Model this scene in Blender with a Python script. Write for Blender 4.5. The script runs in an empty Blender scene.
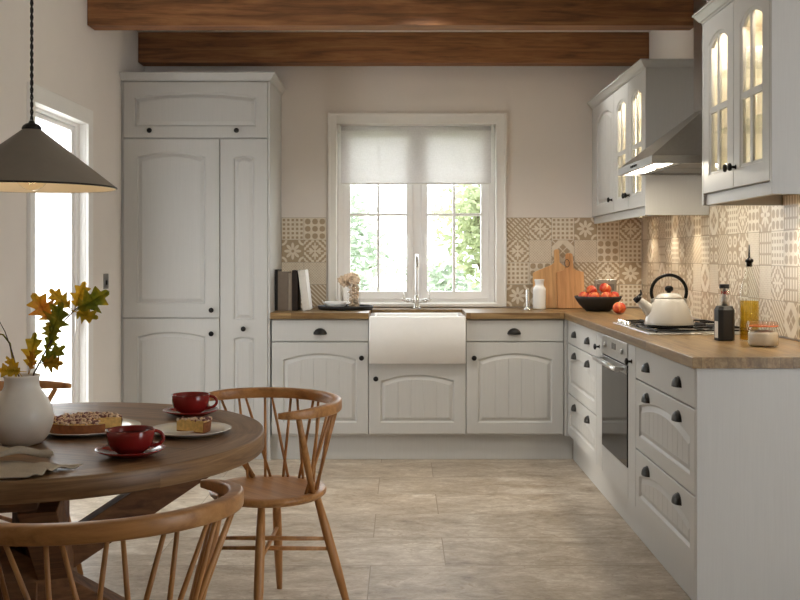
import bpy, bmesh, math, random
from mathutils import Vector, Matrix
random.seed(7)
PI = math.pi
scene = bpy.context.scene
COL = scene.collection

# ------------------------------------------------------------------ node helpers
def new_mat(name):
    m = bpy.data.materials.new(name); m.use_nodes = True
    nt = m.node_tree; nt.nodes.clear()
    out = nt.nodes.new('ShaderNodeOutputMaterial')
    return m, nt, out

class N:
    """a tiny expression wrapper over Math nodes"""
    def __init__(s, nt, sock): s.nt = nt; s.s = sock
    def _op(s, op, *args, clamp=False):
        n = s.nt.nodes.new('ShaderNodeMath'); n.operation = op; n.use_clamp = clamp
        for i, a in enumerate((s,) + args):
            if isinstance(a, N): s.nt.links.new(a.s, n.inputs[i])
            else: n.inputs[i].default_value = a
        return N(s.nt, n.outputs[0])
    def __add__(s, o): return s._op('ADD', o)
    __radd__ = __add__
    def __sub__(s, o): return s._op('SUBTRACT', o)
    def __rsub__(s, o): return (s * -1.0) + o
    def __mul__(s, o): return s._op('MULTIPLY', o)
    __rmul__ = __mul__
    def __truediv__(s, o): return s._op('DIVIDE', o)
    def abs(s): return s._op('ABSOLUTE')
    def frac(s): return s._op('FRACT')
    def floor(s): return s._op('FLOOR')
    def lt(s, o): return s._op('LESS_THAN', o)
    def gt(s, o): return s._op('GREATER_THAN', o)
    def max(s, o): return s._op('MAXIMUM', o)
    def min(s, o): return s._op('MINIMUM', o)
    def sin(s): return s._op('SINE')
    def cos(s): return s._op('COSINE')
    def sqrt(s): return s._op('SQRT')
    def atan2(s, o): return s._op('ARCTAN2', o)
    def soft(s, a, w=.03):
        """1 below a, 0 above, with a small ramp"""
        n = s.nt.nodes.new('ShaderNodeMapRange'); n.interpolation_type = 'SMOOTHSTEP'
        s.nt.links.new(s.s, n.inputs[0])
        n.inputs[1].default_value = a - w; n.inputs[2].default_value = a + w
        n.inputs[3].default_value = 1; n.inputs[4].default_value = 0
        return N(s.nt, n.outputs[0])

def coords(nt, kind='Object', scale=(1, 1, 1), loc=(0, 0, 0), rot=(0, 0, 0)):
    tc = nt.nodes.new('ShaderNodeTexCoord'); mp = nt.nodes.new('ShaderNodeMapping')
    nt.links.new(tc.outputs[kind], mp.inputs[0])
    mp.inputs['Location'].default_value = loc; mp.inputs['Rotation'].default_value = rot
    mp.inputs['Scale'].default_value = scale
    return mp.outputs[0]

def noise(nt, vec, scale, detail=4, rough=.55, dist=0):
    n = nt.nodes.new('ShaderNodeTexNoise'); nt.links.new(vec, n.inputs['Vector'])
    n.inputs['Scale'].default_value = scale; n.inputs['Detail'].default_value = detail
    n.inputs['Roughness'].default_value = rough; n.inputs['Distortion'].default_value = dist
    return n.outputs[0]

def ramp(nt, fac, stops):
    r = nt.nodes.new('ShaderNodeValToRGB'); nt.links.new(fac, r.inputs[0])
    el = r.color_ramp.elements
    while len(el) < len(stops): el.new(.5)
    for e, (p, c) in zip(el, stops): e.position = p; e.color = (*c, 1)
    return r.outputs[0]

def mixc(nt, fac, a, b, mode='MIX'):
    n = nt.nodes.new('ShaderNodeMix'); n.data_type = 'RGBA'; n.blend_type = mode
    for i, v in ((0, fac), (6, a), (7, b)):
        if isinstance(v, N): nt.links.new(v.s, n.inputs[i])
        elif hasattr(v, 'is_linked'): nt.links.new(v, n.inputs[i])
        elif isinstance(v, (int, float)): n.inputs[i].default_value = v
        else: n.inputs[i].default_value = (*v, 1)
    return n.outputs[2]

def bump(nt, h, strength, dist=.002):
    b = nt.nodes.new('ShaderNodeBump'); nt.links.new(h.s if isinstance(h, N) else h, b.inputs['Height'])
    b.inputs['Strength'].default_value = strength; b.inputs['Distance'].default_value = dist
    return b.outputs[0]

def princ(nt, out, color, rough=.5, metal=0, normal=None, spec=.5, **kw):
    p = nt.nodes.new('ShaderNodeBsdfPrincipled')
    if hasattr(color, 'is_linked'): nt.links.new(color, p.inputs['Base Color'])
    else: p.inputs['Base Color'].default_value = (*color, 1)
    if hasattr(rough, 'is_linked'): nt.links.new(rough, p.inputs['Roughness'])
    else: p.inputs['Roughness'].default_value = rough
    p.inputs['Metallic'].default_value = metal
    p.inputs['Specular IOR Level'].default_value = spec
    if normal is not None: nt.links.new(normal, p.inputs['Normal'])
    for k, v in kw.items(): p.inputs[k.replace('_', ' ')].default_value = v
    nt.links.new(p.outputs[0], out.inputs[0])
    return p

def srgb(r, g, b):
    f = lambda c: (c / 255 / 12.92) if c / 255 <= .04045 else ((c / 255 + .055) / 1.055) ** 2.4
    return (f(r), f(g), f(b))

def simple(name, color, rough=.5, metal=0, spec=.5, var=.06, nscale=30, bmp=0, **kw):
    """plain surface with a faint procedural mottling"""
    m, nt, out = new_mat(name)
    v = coords(nt)
    n = noise(nt, v, nscale, 3)
    c = ramp(nt, n, [(.3, tuple(x * (1 - var) for x in color)), (.7, tuple(min(1, x * (1 + var)) for x in color))])
    nm = bump(nt, n, bmp, .001) if bmp else None
    princ(nt, out, c, rough, metal, nm, spec, **kw)
    return m

def painted_wood(name, color, rough=.42):
    m, nt, out = new_mat(name)
    v = coords(nt, scale=(60, 60, 1.6))
    n = noise(nt, v, 4, 4, .6)
    c = ramp(nt, n, [(.3, tuple(x * .965 for x in color)), (.7, tuple(x * 1.02 for x in color))])
    princ(nt, out, c, rough, 0, bump(nt, n, .10, .0008), .45)
    return m

def wood(name, dark, mid, light, axis='X', rough=.42, stave=None, fine=1.0, coord='Object'):
    """grain runs along axis; stave=(length, width) adds glued staves with their own tone"""
    m, nt, out = new_mat(name)
    idx = 'XYZ'.index(axis)
    sc = [14.0 * fine] * 3; sc[idx] = 1.1 * fine
    v = coords(nt, coord, scale=tuple(sc))
    if stave:
        L, W = stave
        rot = (0, 0, 0) if axis == 'X' else (0, 0, PI / 2)
        bv = coords(nt, coord, rot=rot, loc=(0.13, 0.003, 0))
        br = nt.nodes.new('ShaderNodeTexBrick'); nt.links.new(bv, br.inputs['Vector'])
        br.offset = .37; br.offset_frequency = 2; br.squash_frequency = 1; br.squash = 1
        br.inputs['Color1'].default_value = (0, 0, 0, 1); br.inputs['Color2'].default_value = (1, 1, 1, 1)
        br.inputs['Mortar'].default_value = (.0, .0, .0, 1); br.inputs['Scale'].default_value = 1
        br.inputs['Mortar Size'].default_value = .0006; br.inputs['Mortar Smooth'].default_value = .1
        br.inputs['Bias'].default_value = 0
        br.inputs['Brick Width'].default_value = L; br.inputs['Row Height'].default_value = W
        # shift the grain per stave
        ad = nt.nodes.new('ShaderNodeVectorMath'); ad.operation = 'MULTIPLY_ADD'
        nt.links.new(br.outputs[0], ad.inputs[0]); ad.inputs[1].default_value = (37, 37, 37); nt.links.new(v, ad.inputs[2])
        v = ad.outputs[0]
    n1 = noise(nt, v, 1.6, 8, .62, 1.2)
    n2 = noise(nt, v, 7.0, 4, .6, .3)
    f = N(nt, n1) * .75 + N(nt, n2) * .25
    c = ramp(nt, f.s, [(.30, dark), (.50, mid), (.70, light)])
    if stave:
        sep = nt.nodes.new('ShaderNodeSeparateColor'); nt.links.new(br.outputs[0], sep.inputs[0])
        t = N(nt, sep.outputs[0]) * .42 + .78
        mx = nt.nodes.new('ShaderNodeMix'); mx.data_type = 'RGBA'; mx.blend_type = 'MULTIPLY'
        mx.inputs[0].default_value = 1
        nt.links.new(c, mx.inputs[6])
        cb = nt.nodes.new('ShaderNodeCombineColor')
        for i in range(3): nt.links.new(t.s, cb.inputs[i])
        nt.links.new(cb.outputs[0], mx.inputs[7]); c = mx.outputs[2]
        c = mixc(nt, N(nt, br.outputs[1]) * .55, c, tuple(x * .4 for x in dark))
    princ(nt, out, c, rough, 0, bump(nt, f, .12, .001), .45)
    return m

def glass(name, tint=(1, 1, 1), rough=.0, refl=1.0, power=5.0):
    """thin clear glass: fresnel mirror over transparency"""
    m, nt, out = new_mat(name)
    t = nt.nodes.new('ShaderNodeBsdfTransparent'); t.inputs[0].default_value = (*tint, 1)
    g = nt.nodes.new('ShaderNodeBsdfGlossy'); g.inputs['Roughness'].default_value = rough
    lw = nt.nodes.new('ShaderNodeLayerWeight'); lw.inputs[0].default_value = .5
    mx = nt.nodes.new('ShaderNodeMixShader')
    nt.links.new(((N(nt, lw.outputs['Facing'])._op('POWER', power) * .95 + .045) * refl).s, mx.inputs[0])
    nt.links.new(t.outputs[0], mx.inputs[1]); nt.links.new(g.outputs[0], mx.inputs[2])
    nt.links.new(mx.outputs[0], out.inputs[0])
    return m

def emit(name, color, strength):
    m, nt, out = new_mat(name)
    e = nt.nodes.new('ShaderNodeEmission'); e.inputs[0].default_value = (*color, 1); e.inputs[1].default_value = strength
    nt.links.new(e.outputs[0], out.inputs[0])
    return m

# ------------------------------------------------------------------ mesh helpers
class MB:
    def __init__(s): s.v = []; s.f = []; s.sm = []; s.mi = []
    def vert(s, p): s.v.append(tuple(p)); return len(s.v) - 1
    def face(s, idx, smooth=False, mi=0): s.f.append(tuple(idx)); s.sm.append(smooth); s.mi.append(mi)
    def quad(s, a, b, c, d, smooth=False, mi=0):
        i = [s.vert(p) for p in (a, b, c, d)]; s.face(i, smooth, mi)
    def box(s, x0, x1, y0, y1, z0, z1, M=None, mi=0):
        P = [(x, y, z) for z in (z0, z1) for y in (y0, y1) for x in (x0, x1)]
        if M is not None: P = [tuple(M @ Vector(p)) for p in P]
        b = len(s.v); s.v += P
        for q in ((0, 2, 3, 1), (4, 5, 7, 6), (0, 1, 5, 4), (2, 6, 7, 3), (0, 4, 6, 2), (1, 3, 7, 5)):
            s.face([b + k for k in q], False, mi)
        return s
    def ring(s, pts): return [s.vert(p) for p in pts]
    def bridge(s, r0, r1, smooth=True, closed=True, mi=0):
        n = len(r0)
        for i in range(n if closed else n - 1):
            j = (i + 1) % n
            s.face((r0[i], r0[j], r1[j], r1[i]), smooth, mi)
    def loft(s, rings, smooth=True, cap=True, mi=0):
        R = [s.ring(r) for r in rings]
        for a, b in zip(R, R[1:]): s.bridge(a, b, smooth, True, mi)
        if cap:
            s.face(list(reversed(R[0])), False, mi); s.face(R[-1], False, mi)
        return R
    def prism(s, poly, a, b, axis='z', M=None, mi=0):
        """poly: 2D ccw list extruded from a to b along axis"""
        def P(u, v, w):
            p = {'z': (u, v, w), 'y': (u, w, v), 'x': (w, u, v)}[axis]
            return tuple(M @ Vector(p)) if M is not None else p
        r0 = s.ring([P(u, v, a) for u, v in poly]); r1 = s.ring([P(u, v, b) for u, v in poly])
        s.bridge(r0, r1, False, True, mi); s.face(list(reversed(r0)), False, mi); s.face(r1, False, mi)
        return s
    def lathe(s, prof, c=(0, 0, 0), n=32, M=None, a0=0, a1=2 * PI, cap=True, mi=0):
        """prof: list of (r, z); revolved about z at c"""
        full = abs(a1 - a0 - 2 * PI) < 1e-6
        cnt = n if full else n + 1
        rings = []
        for r, z in prof:
            ring = []
            for k in range(cnt):
                a = a0 + (a1 - a0) * k / n
                p = Vector((c[0] + r * math.cos(a), c[1] + r * math.sin(a), c[2] + z))
                if M is not None: p = M @ p
                ring.append(p)
            rings.append(s.ring(ring))
        for a, b in zip(rings, rings[1:]): s.bridge(a, b, True, full, mi)
        if cap and full:
            if prof[0][0] > 1e-5: s.face(list(reversed(rings[0])), False, mi)
            if prof[-1][0] > 1e-5: s.face(rings[-1], False, mi)
        return rings
    def tube(s, pts, r, n=10, cap=True, mi=0, flat=None):
        """round tube along pts; r number or list; flat=(w,h) gives an oval/rounded rectangle section"""
        pts = [Vector(p) for p in pts]; rings = []
        up0 = None
        for i, p in enumerate(pts):
            t = (pts[min(i + 1, len(pts) - 1)] - pts[max(i - 1, 0)])
            if t.length < 1e-9: t = Vector((0, 0, 1))
            t.normalize()
            if up0 is None:
                up0 = Vector((0, 0, 1)) if abs(t.z) < .95 else Vector((1, 0, 0))
            if flat: up0 = Vector((0, 0, 1))
            u = t.cross(up0)
            if u.length < 1e-6: u = t.orthogonal()
            u.normalize(); w = u.cross(t); w.normalize()
            if not flat: up0 = w
            rr = r[i] if isinstance(r, (list, tuple)) else r
            ring = []
            for k in range(n):
                a = 2 * PI * k / n
                if flat:
                    W, H = flat; e = .45
                    ca, sa = math.cos(a), math.sin(a)
                    x = math.copysign(abs(ca) ** e, ca) * W / 2 * rr; y = math.copysign(abs(sa) ** e, sa) * H / 2 * rr
                else: x, y = rr * math.cos(a), rr * math.sin(a)
                ring.append(p + u * x + w * y)
            rings.append(ring)
        s.loft(rings, True, cap, mi)
        return s
    def ball(s, c, r, n=16, m=10, sc=(1, 1, 1), fn=None):
        rings = []
        for j in range(1, m):
            t = PI * j / m
            rings.append([(math.sin(t) * math.cos(2 * PI * k / n), math.sin(t) * math.sin(2 * PI * k / n), -math.cos(t)) for k in range(n)])
        def P(d):
            q = r if fn is None else r * fn(d)
            return (c[0] + d[0] * q * sc[0], c[1] + d[1] * q * sc[1], c[2] + d[2] * q * sc[2])
        R = [s.ring([P(d) for d in ring]) for ring in rings]
        for a, b in zip(R, R[1:]): s.bridge(a, b, True)
        b0 = s.vert(P((0, 0, -1))); b1 = s.vert(P((0, 0, 1)))
        for k in range(n):
            j = (k + 1) % n
            s.face((b0, R[0][j], R[0][k]), True); s.face((b1, R[-1][k], R[-1][j]), True)
        return s
    def grid(s, fn, nu, nv, smooth=True, mi=0):
        b = len(s.v)
        for i in range(nu + 1):
            for j in range(nv + 1): s.v.append(tuple(fn(i / nu, j / nv)))
        for i in range(nu):
            for j in range(nv):
                a = b + i * (nv + 1) + j
                s.face((a, a + nv + 1, a + nv + 2, a + 1), smooth, mi)
        return s

def link(name, mb, mats, parent=None, off=(0, 0, 0), bevel=0, solid=0, sub=0, fix=True, seg=2):
    me = bpy.data.meshes.new(name)
    v = [(x - off[0], y - off[1], z - off[2]) for x, y, z in mb.v]
    me.from_pydata(v, [], mb.f)
    mats = mats if isinstance(mats, (list, tuple)) else [mats]
    for m in mats: me.materials.append(m)
    me.polygons.foreach_set('use_smooth', mb.sm)
    me.polygons.foreach_set('material_index', mb.mi)
    if fix:
        bm = bmesh.new(); bm.from_mesh(me)
        bmesh.ops.remove_doubles(bm, verts=bm.verts, dist=2e-5)
        bmesh.ops.recalc_face_normals(bm, faces=bm.faces)
        bm.to_mesh(me); bm.free()
    me.update()
    o = bpy.data.objects.new(name, me); COL.objects.link(o)
    if parent is not None: o.parent = parent
    if bevel:
        b = o.modifiers.new('bev', 'BEVEL'); b.width = bevel; b.segments = seg; b.limit_method = 'ANGLE'; b.angle_limit = math.radians(40)
        b.harden_normals = False
    if solid:
        b = o.modifiers.new('sol', 'SOLIDIFY'); b.thickness = solid; b.offset = 0
    if sub:
        b = o.modifiers.new('sub', 'SUBSURF'); b.levels = sub; b.render_levels = sub
    return o

def inst(name, data, parent, loc=(0, 0, 0), rot=(0, 0, 0), mods=None):
    o = bpy.data.objects.new(name, data); COL.objects.link(o)
    o.parent = parent; o.location = loc; o.rotation_euler = rot
    return o

def tag(o, label, cat, group=None, kind=None):
    o['label'] = label; o['category'] = cat
    if group: o['group'] = group
    if kind: o['kind'] = kind
    return o

def thing(name, label, cat, loc=(0, 0, 0), rotz=0, group=None):
    o = bpy.data.objects.new(name, None); COL.objects.link(o)
    o.empty_display_size = .05
    o.location = loc; o.rotation_euler = (0, 0, rotz)
    return tag(o, label, cat, group)

def single(name, mb, mat, label, cat, group=None, loc=(0, 0, 0), rot=(0, 0, 0), kind=None, **kw):
    o = link(name, mb, mat, None, **kw); o.location = loc; o.rotation_euler = rot
    return tag(o, label, cat, group, kind)

def kids(o): return [c for c in bpy.data.objects if c.parent == o]
def copy_tree(o, parent=None):
    c = o.copy(); COL.objects.link(c)
    if parent is not None:
        c.parent = parent; c.matrix_parent_inverse = o.matrix_parent_inverse
    for ch in kids(o): copy_tree(ch, c)
    return c
# ------------------------------------------------------------------ materials
M = {}
M['cab'] = painted_wood('cabinet_paint', srgb(192, 191, 188))
M['carcass'] = simple('carcass_paint', srgb(214, 206, 190), .5)
M['wall'] = simple('wall_paint', srgb(234, 228, 222), .85, spec=.2, var=.015, nscale=4, bmp=.05)
M['ceil'] = simple('ceiling_paint', srgb(232, 226, 216), .9, spec=.2, var=.01)
M['white'] = simple('white_gloss_paint', srgb(242, 240, 236), .35, var=.01)
M['upvc'] = simple('window_paint', srgb(244, 242, 240), .35, var=.01)
M['black'] = simple('black_metal', (.012, .011, .011), .42, .6, var=.2)
M['gun'] = simple('dark_pewter', (.035, .033, .031), .38, .8, var=.25)
M['chrome'] = simple('chrome', (.78, .77, .75), .12, 1, var=.02)
M['steel'] = simple('brushed_steel', (.56, .55, .53), .30, 1, var=.06, nscale=60)
M['steel_dark'] = simple('grease_filter_steel', (.12, .12, .12), .4, .8)
M['iron'] = simple('cast_iron', (.012, .012, .012), .55, .2)
M['ceramic'] = simple('white_ceramic', srgb(249, 248, 246), .12, var=.01)
M['glass'] = glass('clear_glass')
M['thin_glass'] = glass('cabinet_glass', refl=.8)
M['beam'] = wood('oak_beam', srgb(74, 46, 27), srgb(138, 92, 56), srgb(172, 122, 78), 'X', .65, fine=.9)
M['top_x'] = wood('oak_worktop_back', srgb(82, 59, 36), srgb(127, 101, 66), srgb(160, 135, 97), 'X', .33, (.55, .045))
M['top_y'] = wood('oak_worktop_side', srgb(82, 59, 36), srgb(127, 101, 66), srgb(160, 135, 97), 'Y', .33, (.55, .045))
M['table'] = wood('table_oak', srgb(76, 55, 38), srgb(124, 96, 70), srgb(156, 126, 94), 'X', .45, (2.2, .125))
M['table_base'] = wood('table_base_oak', srgb(66, 40, 24), srgb(108, 70, 44), srgb(134, 94, 62), 'Z', .5)
M['chair'] = wood('chair_beech', srgb(130, 86, 48), srgb(178, 126, 74), srgb(202, 152, 98), 'Z', .38, fine=.7)
M['chair_x'] = wood('chair_seat_beech', srgb(130, 86, 48), srgb(178, 126, 74), srgb(202, 152, 98), 'X', .36, fine=.7)
M['board'] = wood('chopping_board_oak', srgb(172, 124, 76), srgb(212, 164, 110), srgb(228, 186, 134), 'Z', .5, fine=.9)
M['board_dark'] = wood('chopping_board_teak', srgb(156, 106, 64), srgb(196, 144, 94), srgb(214, 166, 116), 'Z', .5, fine=.9)
M['shade_out'] = simple('shade_enamel_taupe', srgb(126, 117, 106), .45, var=.03)
M['shade_in'] = simple('shade_enamel_cream', srgb(244, 230, 204), .45, var=.02)
M['red'] = simple('red_glaze', srgb(128, 32, 29), .10, var=.08, nscale=12)
M['vase'] = simple('vase_glaze', srgb(226, 220, 210), .28, var=.02)
M['plate'] = simple('plate_glaze', srgb(228, 225, 218), .15, var=.01)
M['kettle'] = simple('kettle_enamel', srgb(222, 217, 208), .14, var=.01)
M['tray'] = simple('tray_black', (.02, .02, .021), .5)
M['bowl'] = simple('bowl_black', (.016, .015, .015), .55)
M['oven_glass'] = simple('oven_black_glass', (.010, .010, .011), .06, var=.05)

def stone_floor():
    m, nt, out = new_mat('travertine_planks')
    bv = coords(nt, 'Object', loc=(.128, -4.163, 0))
    br = nt.nodes.new('ShaderNodeTexBrick'); nt.links.new(bv, br.inputs['Vector'])
    br.offset = .745; br.offset_frequency = 2; br.squash = 1; br.squash_frequency = 1
    br.inputs['Color1'].default_value = (0, 0, 0, 1); br.inputs['Color2'].default_value = (1, 1, 1, 1)
    br.inputs['Mortar'].default_value = (.5, .5, .5, 1); br.inputs['Scale'].default_value = 1
    br.inputs['Mortar Size'].default_value = .0022; br.inputs['Mortar Smooth'].default_value = .2; br.inputs['Bias'].default_value = 0
    br.inputs['Brick Width'].default_value = 1.2; br.inputs['Row Height'].default_value = .415
    v = coords(nt, 'Object', scale=(1.5, 2.5, 1))
    ad = nt.nodes.new('ShaderNodeVectorMath'); ad.operation = 'MULTIPLY_ADD'
    nt.links.new(br.outputs[0], ad.inputs[0]); ad.inputs[1].default_value = (9, 23, 5); nt.links.new(v, ad.inputs[2])
    n1 = noise(nt, ad.outputs[0], 2.1, 9, .62, .8)
    n2 = noise(nt, ad.outputs[0], 9, 8, .7, .5)
    n3 = noise(nt, ad.outputs[0], 3.2, 4, .5, 1.5)
    n4 = noise(nt, ad.outputs[0], 26, 6, .7, .6)
    f = N(nt, n1) * .45 + N(nt, n2) * .35 + N(nt, n4) * .2
    c = ramp(nt, f.s, [(.37, srgb(124, 108, 91)), (.45, srgb(162, 147, 128)), (.52, srgb(181, 167, 149)), (.62, srgb(213, 204, 190))])
    # rusty veins
    vein = (N(nt, n3) - .52).abs().soft(.016, .016)
    c = mixc(nt, vein * (N(nt, n2).gt(.55) * .45), c, srgb(126, 98, 64))
    sep = nt.nodes.new('ShaderNodeSeparateColor'); nt.links.new(br.outputs[0], sep.inputs[0])
    t = N(nt, sep.outputs[0]) * .14 + .90
    cb = nt.nodes.new('ShaderNodeCombineColor')
    for i in range(3): nt.links.new(t.s, cb.inputs[i])
    c = mixc(nt, 1.0, c, cb.outputs[0], 'MULTIPLY')
    c = mixc(nt, N(nt, br.outputs[1]) * .8, c, srgb(122, 106, 86))
    rough = N(nt, n2) * .25 + .30
    hgt = N(nt, n2) * .25 - N(nt, br.outputs[1]) * 1.0
    princ(nt, out, c, rough.s, 0, bump(nt, hgt, .25, .0012), .5)
    return m
M['floor'] = stone_floor()

# the ten patterned tile designs: one material each, drawn in a tile's own 0..1 uv
TILE_BASE = srgb(180, 160, 132); TILE_LIGHT = srgb(236, 227, 210)
def tile_mat(k):
    m, nt, out = new_mat('patterned_tile_%d' % k)
    tc = nt.nodes.new('ShaderNodeTexCoord'); sp = nt.nodes.new('ShaderNodeSeparateXYZ')
    nt.links.new(tc.outputs['UV'], sp.inputs[0])
    U, V = N(nt, sp.outputs[0]), N(nt, sp.outputs[1])
    u, v = U - .5, V - .5
    a, b = u.abs(), v.abs()
    r = (u * u + v * v).sqrt(); th = v.atan2(u)
    if k == 0:      # small dark squares in a light lattice
        fx, fy = ((U * 5).frac() - .5).abs(), ((V * 5).frac() - .5).abs(); L = 1 - fx.max(fy).soft(.27, .05)
    elif k == 1:    # nine soft blocks
        fx, fy = ((U * 3).frac() - .5).abs(), ((V * 3).frac() - .5).abs(); L = 1 - (fx.max(fy) * .6 + (fx + fy) * .3).soft(.36, .04)
    elif k == 2:    # woven diagonals
        d = ((U + V) * 5).frac() - .5; e = ((U - V) * 2.5).frac() - .5; L = d.abs().soft(.22, .06) * (1 - e.abs().soft(.10, .05))
    elif k == 3:    # eight petal flower
        pet = ((th * 4).cos().abs() * .26 + .13); L = (r - pet).soft(0, .02) * (1 - r.soft(.07, .02))
        cx, cy = a - .5, b - .5; rc = (cx * cx + cy * cy).sqrt(); L = L.max((rc - .2).abs().soft(.05, .02))
    elif k == 4:    # ornate cross
        L = ((a * 26).cos() * (b * 26).cos() + ((a + b) * 20).sin() * .7).soft(-.05, .25); L = L.max(a.min(b).soft(.035, .015) * r.soft(.36, .03))
    elif k == 5:    # fine pale net
        d = (((U + V) * 8).frac() - .5).abs(); e = (((U - V) * 8).frac() - .5).abs(); L = d.min(e).soft(.3, .1) * .75 + .15
    elif k == 6:    # upright lozenges in rows
        fx, fy = ((U * 5).frac() - .5).abs(), ((V * 3).frac() - .5).abs(); L = (fx.max(fy * .72)).soft(.29, .05)
    elif k == 7:    # rings two by two
        fx, fy = (U * 2).frac() - .5, (V * 2).frac() - .5; q = (fx * fx + fy * fy).sqrt()
        L = (q - .30).abs().soft(.09, .03).max(q.soft(.08, .03))
    elif k == 8:    # plain diagonal stripes
        L = (((U + V) * 5).frac() - .5).abs().soft(.2, .05)
    else:           # diamonds in a lattice
        d = (a + b); L = ((d * 9).sin()).soft(.1, .3); L = L.max((a - b).abs().soft(.03, .015))
    n = N(nt, noise(nt, coords(nt, 'UV'), 4, 4)) * .5 + .62
    L = L * n._op('MINIMUM', 1.0)
    c = mixc(nt, L, TILE_BASE, TILE_LIGHT)
    princ(nt, out, c, .28, 0, bump(nt, L, .12, .0006), .5)
    return m
M['tiles'] = [tile_mat(k) for k in range(10)] + [simple('grout', srgb(172, 158, 138), .8)]

def blind_mat():
    m, nt, out = new_mat('sheer_linen')
    v = coords(nt, scale=(500, 500, 60)); n1 = noise(nt, v, 1, 2)
    v2 = coords(nt, scale=(40, 40, 900)); n2 = noise(nt, v2, 1, 2)
    w = N(nt, n1) * .5 + N(nt, n2) * .5
    c = ramp(nt, w.s, [(.35, srgb(221, 217, 216)), (.65, srgb(240, 237, 237))])
    d = nt.nodes.new('ShaderNodeBsdfDiffuse'); t = nt.nodes.new('ShaderNodeBsdfTranslucent'); tr = nt.nodes.new('ShaderNodeBsdfTransparent')
    nt.links.new(c, d.inputs[0]); nt.links.new(c, t.inputs[0])
    a = nt.nodes.new('ShaderNodeMixShader'); a.inputs[0].default_value = .42
    nt.links.new(d.outputs[0], a.inputs[1]); nt.links.new(t.outputs[0], a.inputs[2])
    b = nt.nodes.new('ShaderNodeMixShader'); b.inputs[0].default_value = .12
    nt.links.new(a.outputs[0], b.inputs[1]); nt.links.new(tr.outputs[0], b.inputs[2])
    nt.links.new(b.outputs[0], out.inputs[0])
    return m
M['blind'] = blind_mat()

def leaf_mat(name, stops, scale=25, trans=.4):
    m, nt, out = new_mat(name)
    n = noise(nt, coords(nt), scale, 3)
    c = ramp(nt, n, stops)
    d = nt.nodes.new('ShaderNodeBsdfPrincipled'); nt.links.new(c, d.inputs['Base Color']); d.inputs['Roughness'].default_value = .5
    t = nt.nodes.new('ShaderNodeBsdfTranslucent'); nt.links.new(c, t.inputs[0])
    x = nt.nodes.new('ShaderNodeMixShader'); x.inputs[0].default_value = trans
    nt.links.new(d.outputs[0], x.inputs[1]); nt.links.new(t.outputs[0], x.inputs[2]); nt.links.new(x.outputs[0], out.inputs[0])
    return m
M['leaf_gold'] = leaf_mat('oak_leaf_gold', [(.35, srgb(150, 140, 34)), (.5, srgb(206, 168, 44)), (.65, srgb(222, 176, 52))], 18, .55)
M['leaf_green'] = leaf_mat('oak_leaf_green', [(.35, srgb(104, 118, 34)), (.5, srgb(150, 146, 42)), (.68, srgb(200, 172, 54))], 18, .55)
M['leaf_orange'] = leaf_mat('oak_leaf_orange', [(.35, srgb(196, 158, 44)), (.52, srgb(214, 156, 48)), (.68, srgb(216, 124, 44))], 18, .55)
M['twig'] = simple('twig_bark', srgb(84, 66, 50), .7, var=.2)
M['bush'] = leaf_mat('garden_leaf', [(.3, srgb(96, 118, 80)), (.7, srgb(150, 168, 120))], 3, .5)
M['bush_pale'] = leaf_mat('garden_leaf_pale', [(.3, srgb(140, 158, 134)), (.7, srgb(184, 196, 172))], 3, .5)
M['lawn'] = simple('lawn_green', srgb(170, 180, 150), .9)
M['shelf_glass'] = glass('shelf_glass', (.94, .965, .95))
M['strip'] = emit('warm_strip', (1, .84, .62), 7)
M['hood_light'] = emit('hood_lamp', (1, .90, .74), 14)
M['puck'] = emit('puck_lamp', (1, .80, .52), 20)
M['bottle_black'] = simple('bottle_black', (.010, .010, .010), .45)
M['paper'] = simple('paper_white', srgb(232, 228, 220), .7)
M['label_red'] = simple('label_red', srgb(150, 22, 30), .5)
M['bottle_glass'] = glass('bottle_glass', (.97, .985, .97), refl=.9, power=3.0)
M['flour'] = simple('flour', srgb(226, 210, 190), .9, bmp=.3)
M['rubber'] = simple('rubber_orange', srgb(206, 112, 64), .6)
M['jar_lid'] = glass('jar_lid_glass', (.98, .86, .80))
M['leather'] = simple('leather_dark', srgb(60, 40, 28), .6)
M['steel_plate'] = simple('switch_steel', (.30, .29, .28), .35, 1)
M['book_black'] = simple('book_black', (.014, .013, .013), .5)
M['book_taupe'] = simple('book_taupe', srgb(132, 120, 108), .7)
M['book_pale'] = simple('book_pale', srgb(170, 158, 144), .7)
M['book_brown'] = simple('book_brown', srgb(48, 38, 34), .6)
M['book_white'] = simple('book_white', srgb(226, 222, 216), .6)
M['wax'] = simple('candle_wax', srgb(236, 230, 218), .5)
M['dried'] = simple('dried_flower', srgb(222, 200, 174), .9, var=.15)
def oil_mat():
    m, nt, out = new_mat('olive_oil')
    t = nt.nodes.new('ShaderNodeBsdfTransparent'); t.inputs[0].default_value = (.86, .66, .12, 1)
    d = nt.nodes.new('ShaderNodeBsdfPrincipled'); d.inputs['Base Color'].default_value = (.58, .40, .05, 1); d.inputs['Roughness'].default_value = .1
    x = nt.nodes.new('ShaderNodeMixShader'); x.inputs[0].default_value = .35
    nt.links.new(t.outputs[0], x.inputs[1]); nt.links.new(d.outputs[0], x.inputs[2]); nt.links.new(x.outputs[0], out.inputs[0]); return m
M['oil'] = oil_mat()
def apple_mat():
    m, nt, out = new_mat('apple_skin')
    v = coords(nt, scale=(1, 1, .35)); n = noise(nt, v, 28, 4); n2 = noise(nt, coords(nt, scale=(90, 90, 14)), 1, 3)
    f = N(nt, n) * .7 + N(nt, n2) * .3
    c = ramp(nt, f.s, [(.36, srgb(226, 168, 92)), (.46, srgb(216, 104, 58)), (.56, srgb(190, 54, 38)), (.7, srgb(158, 30, 26))])
    princ(nt, out, c, .3); return m
M['apple'] = apple_mat()
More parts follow.
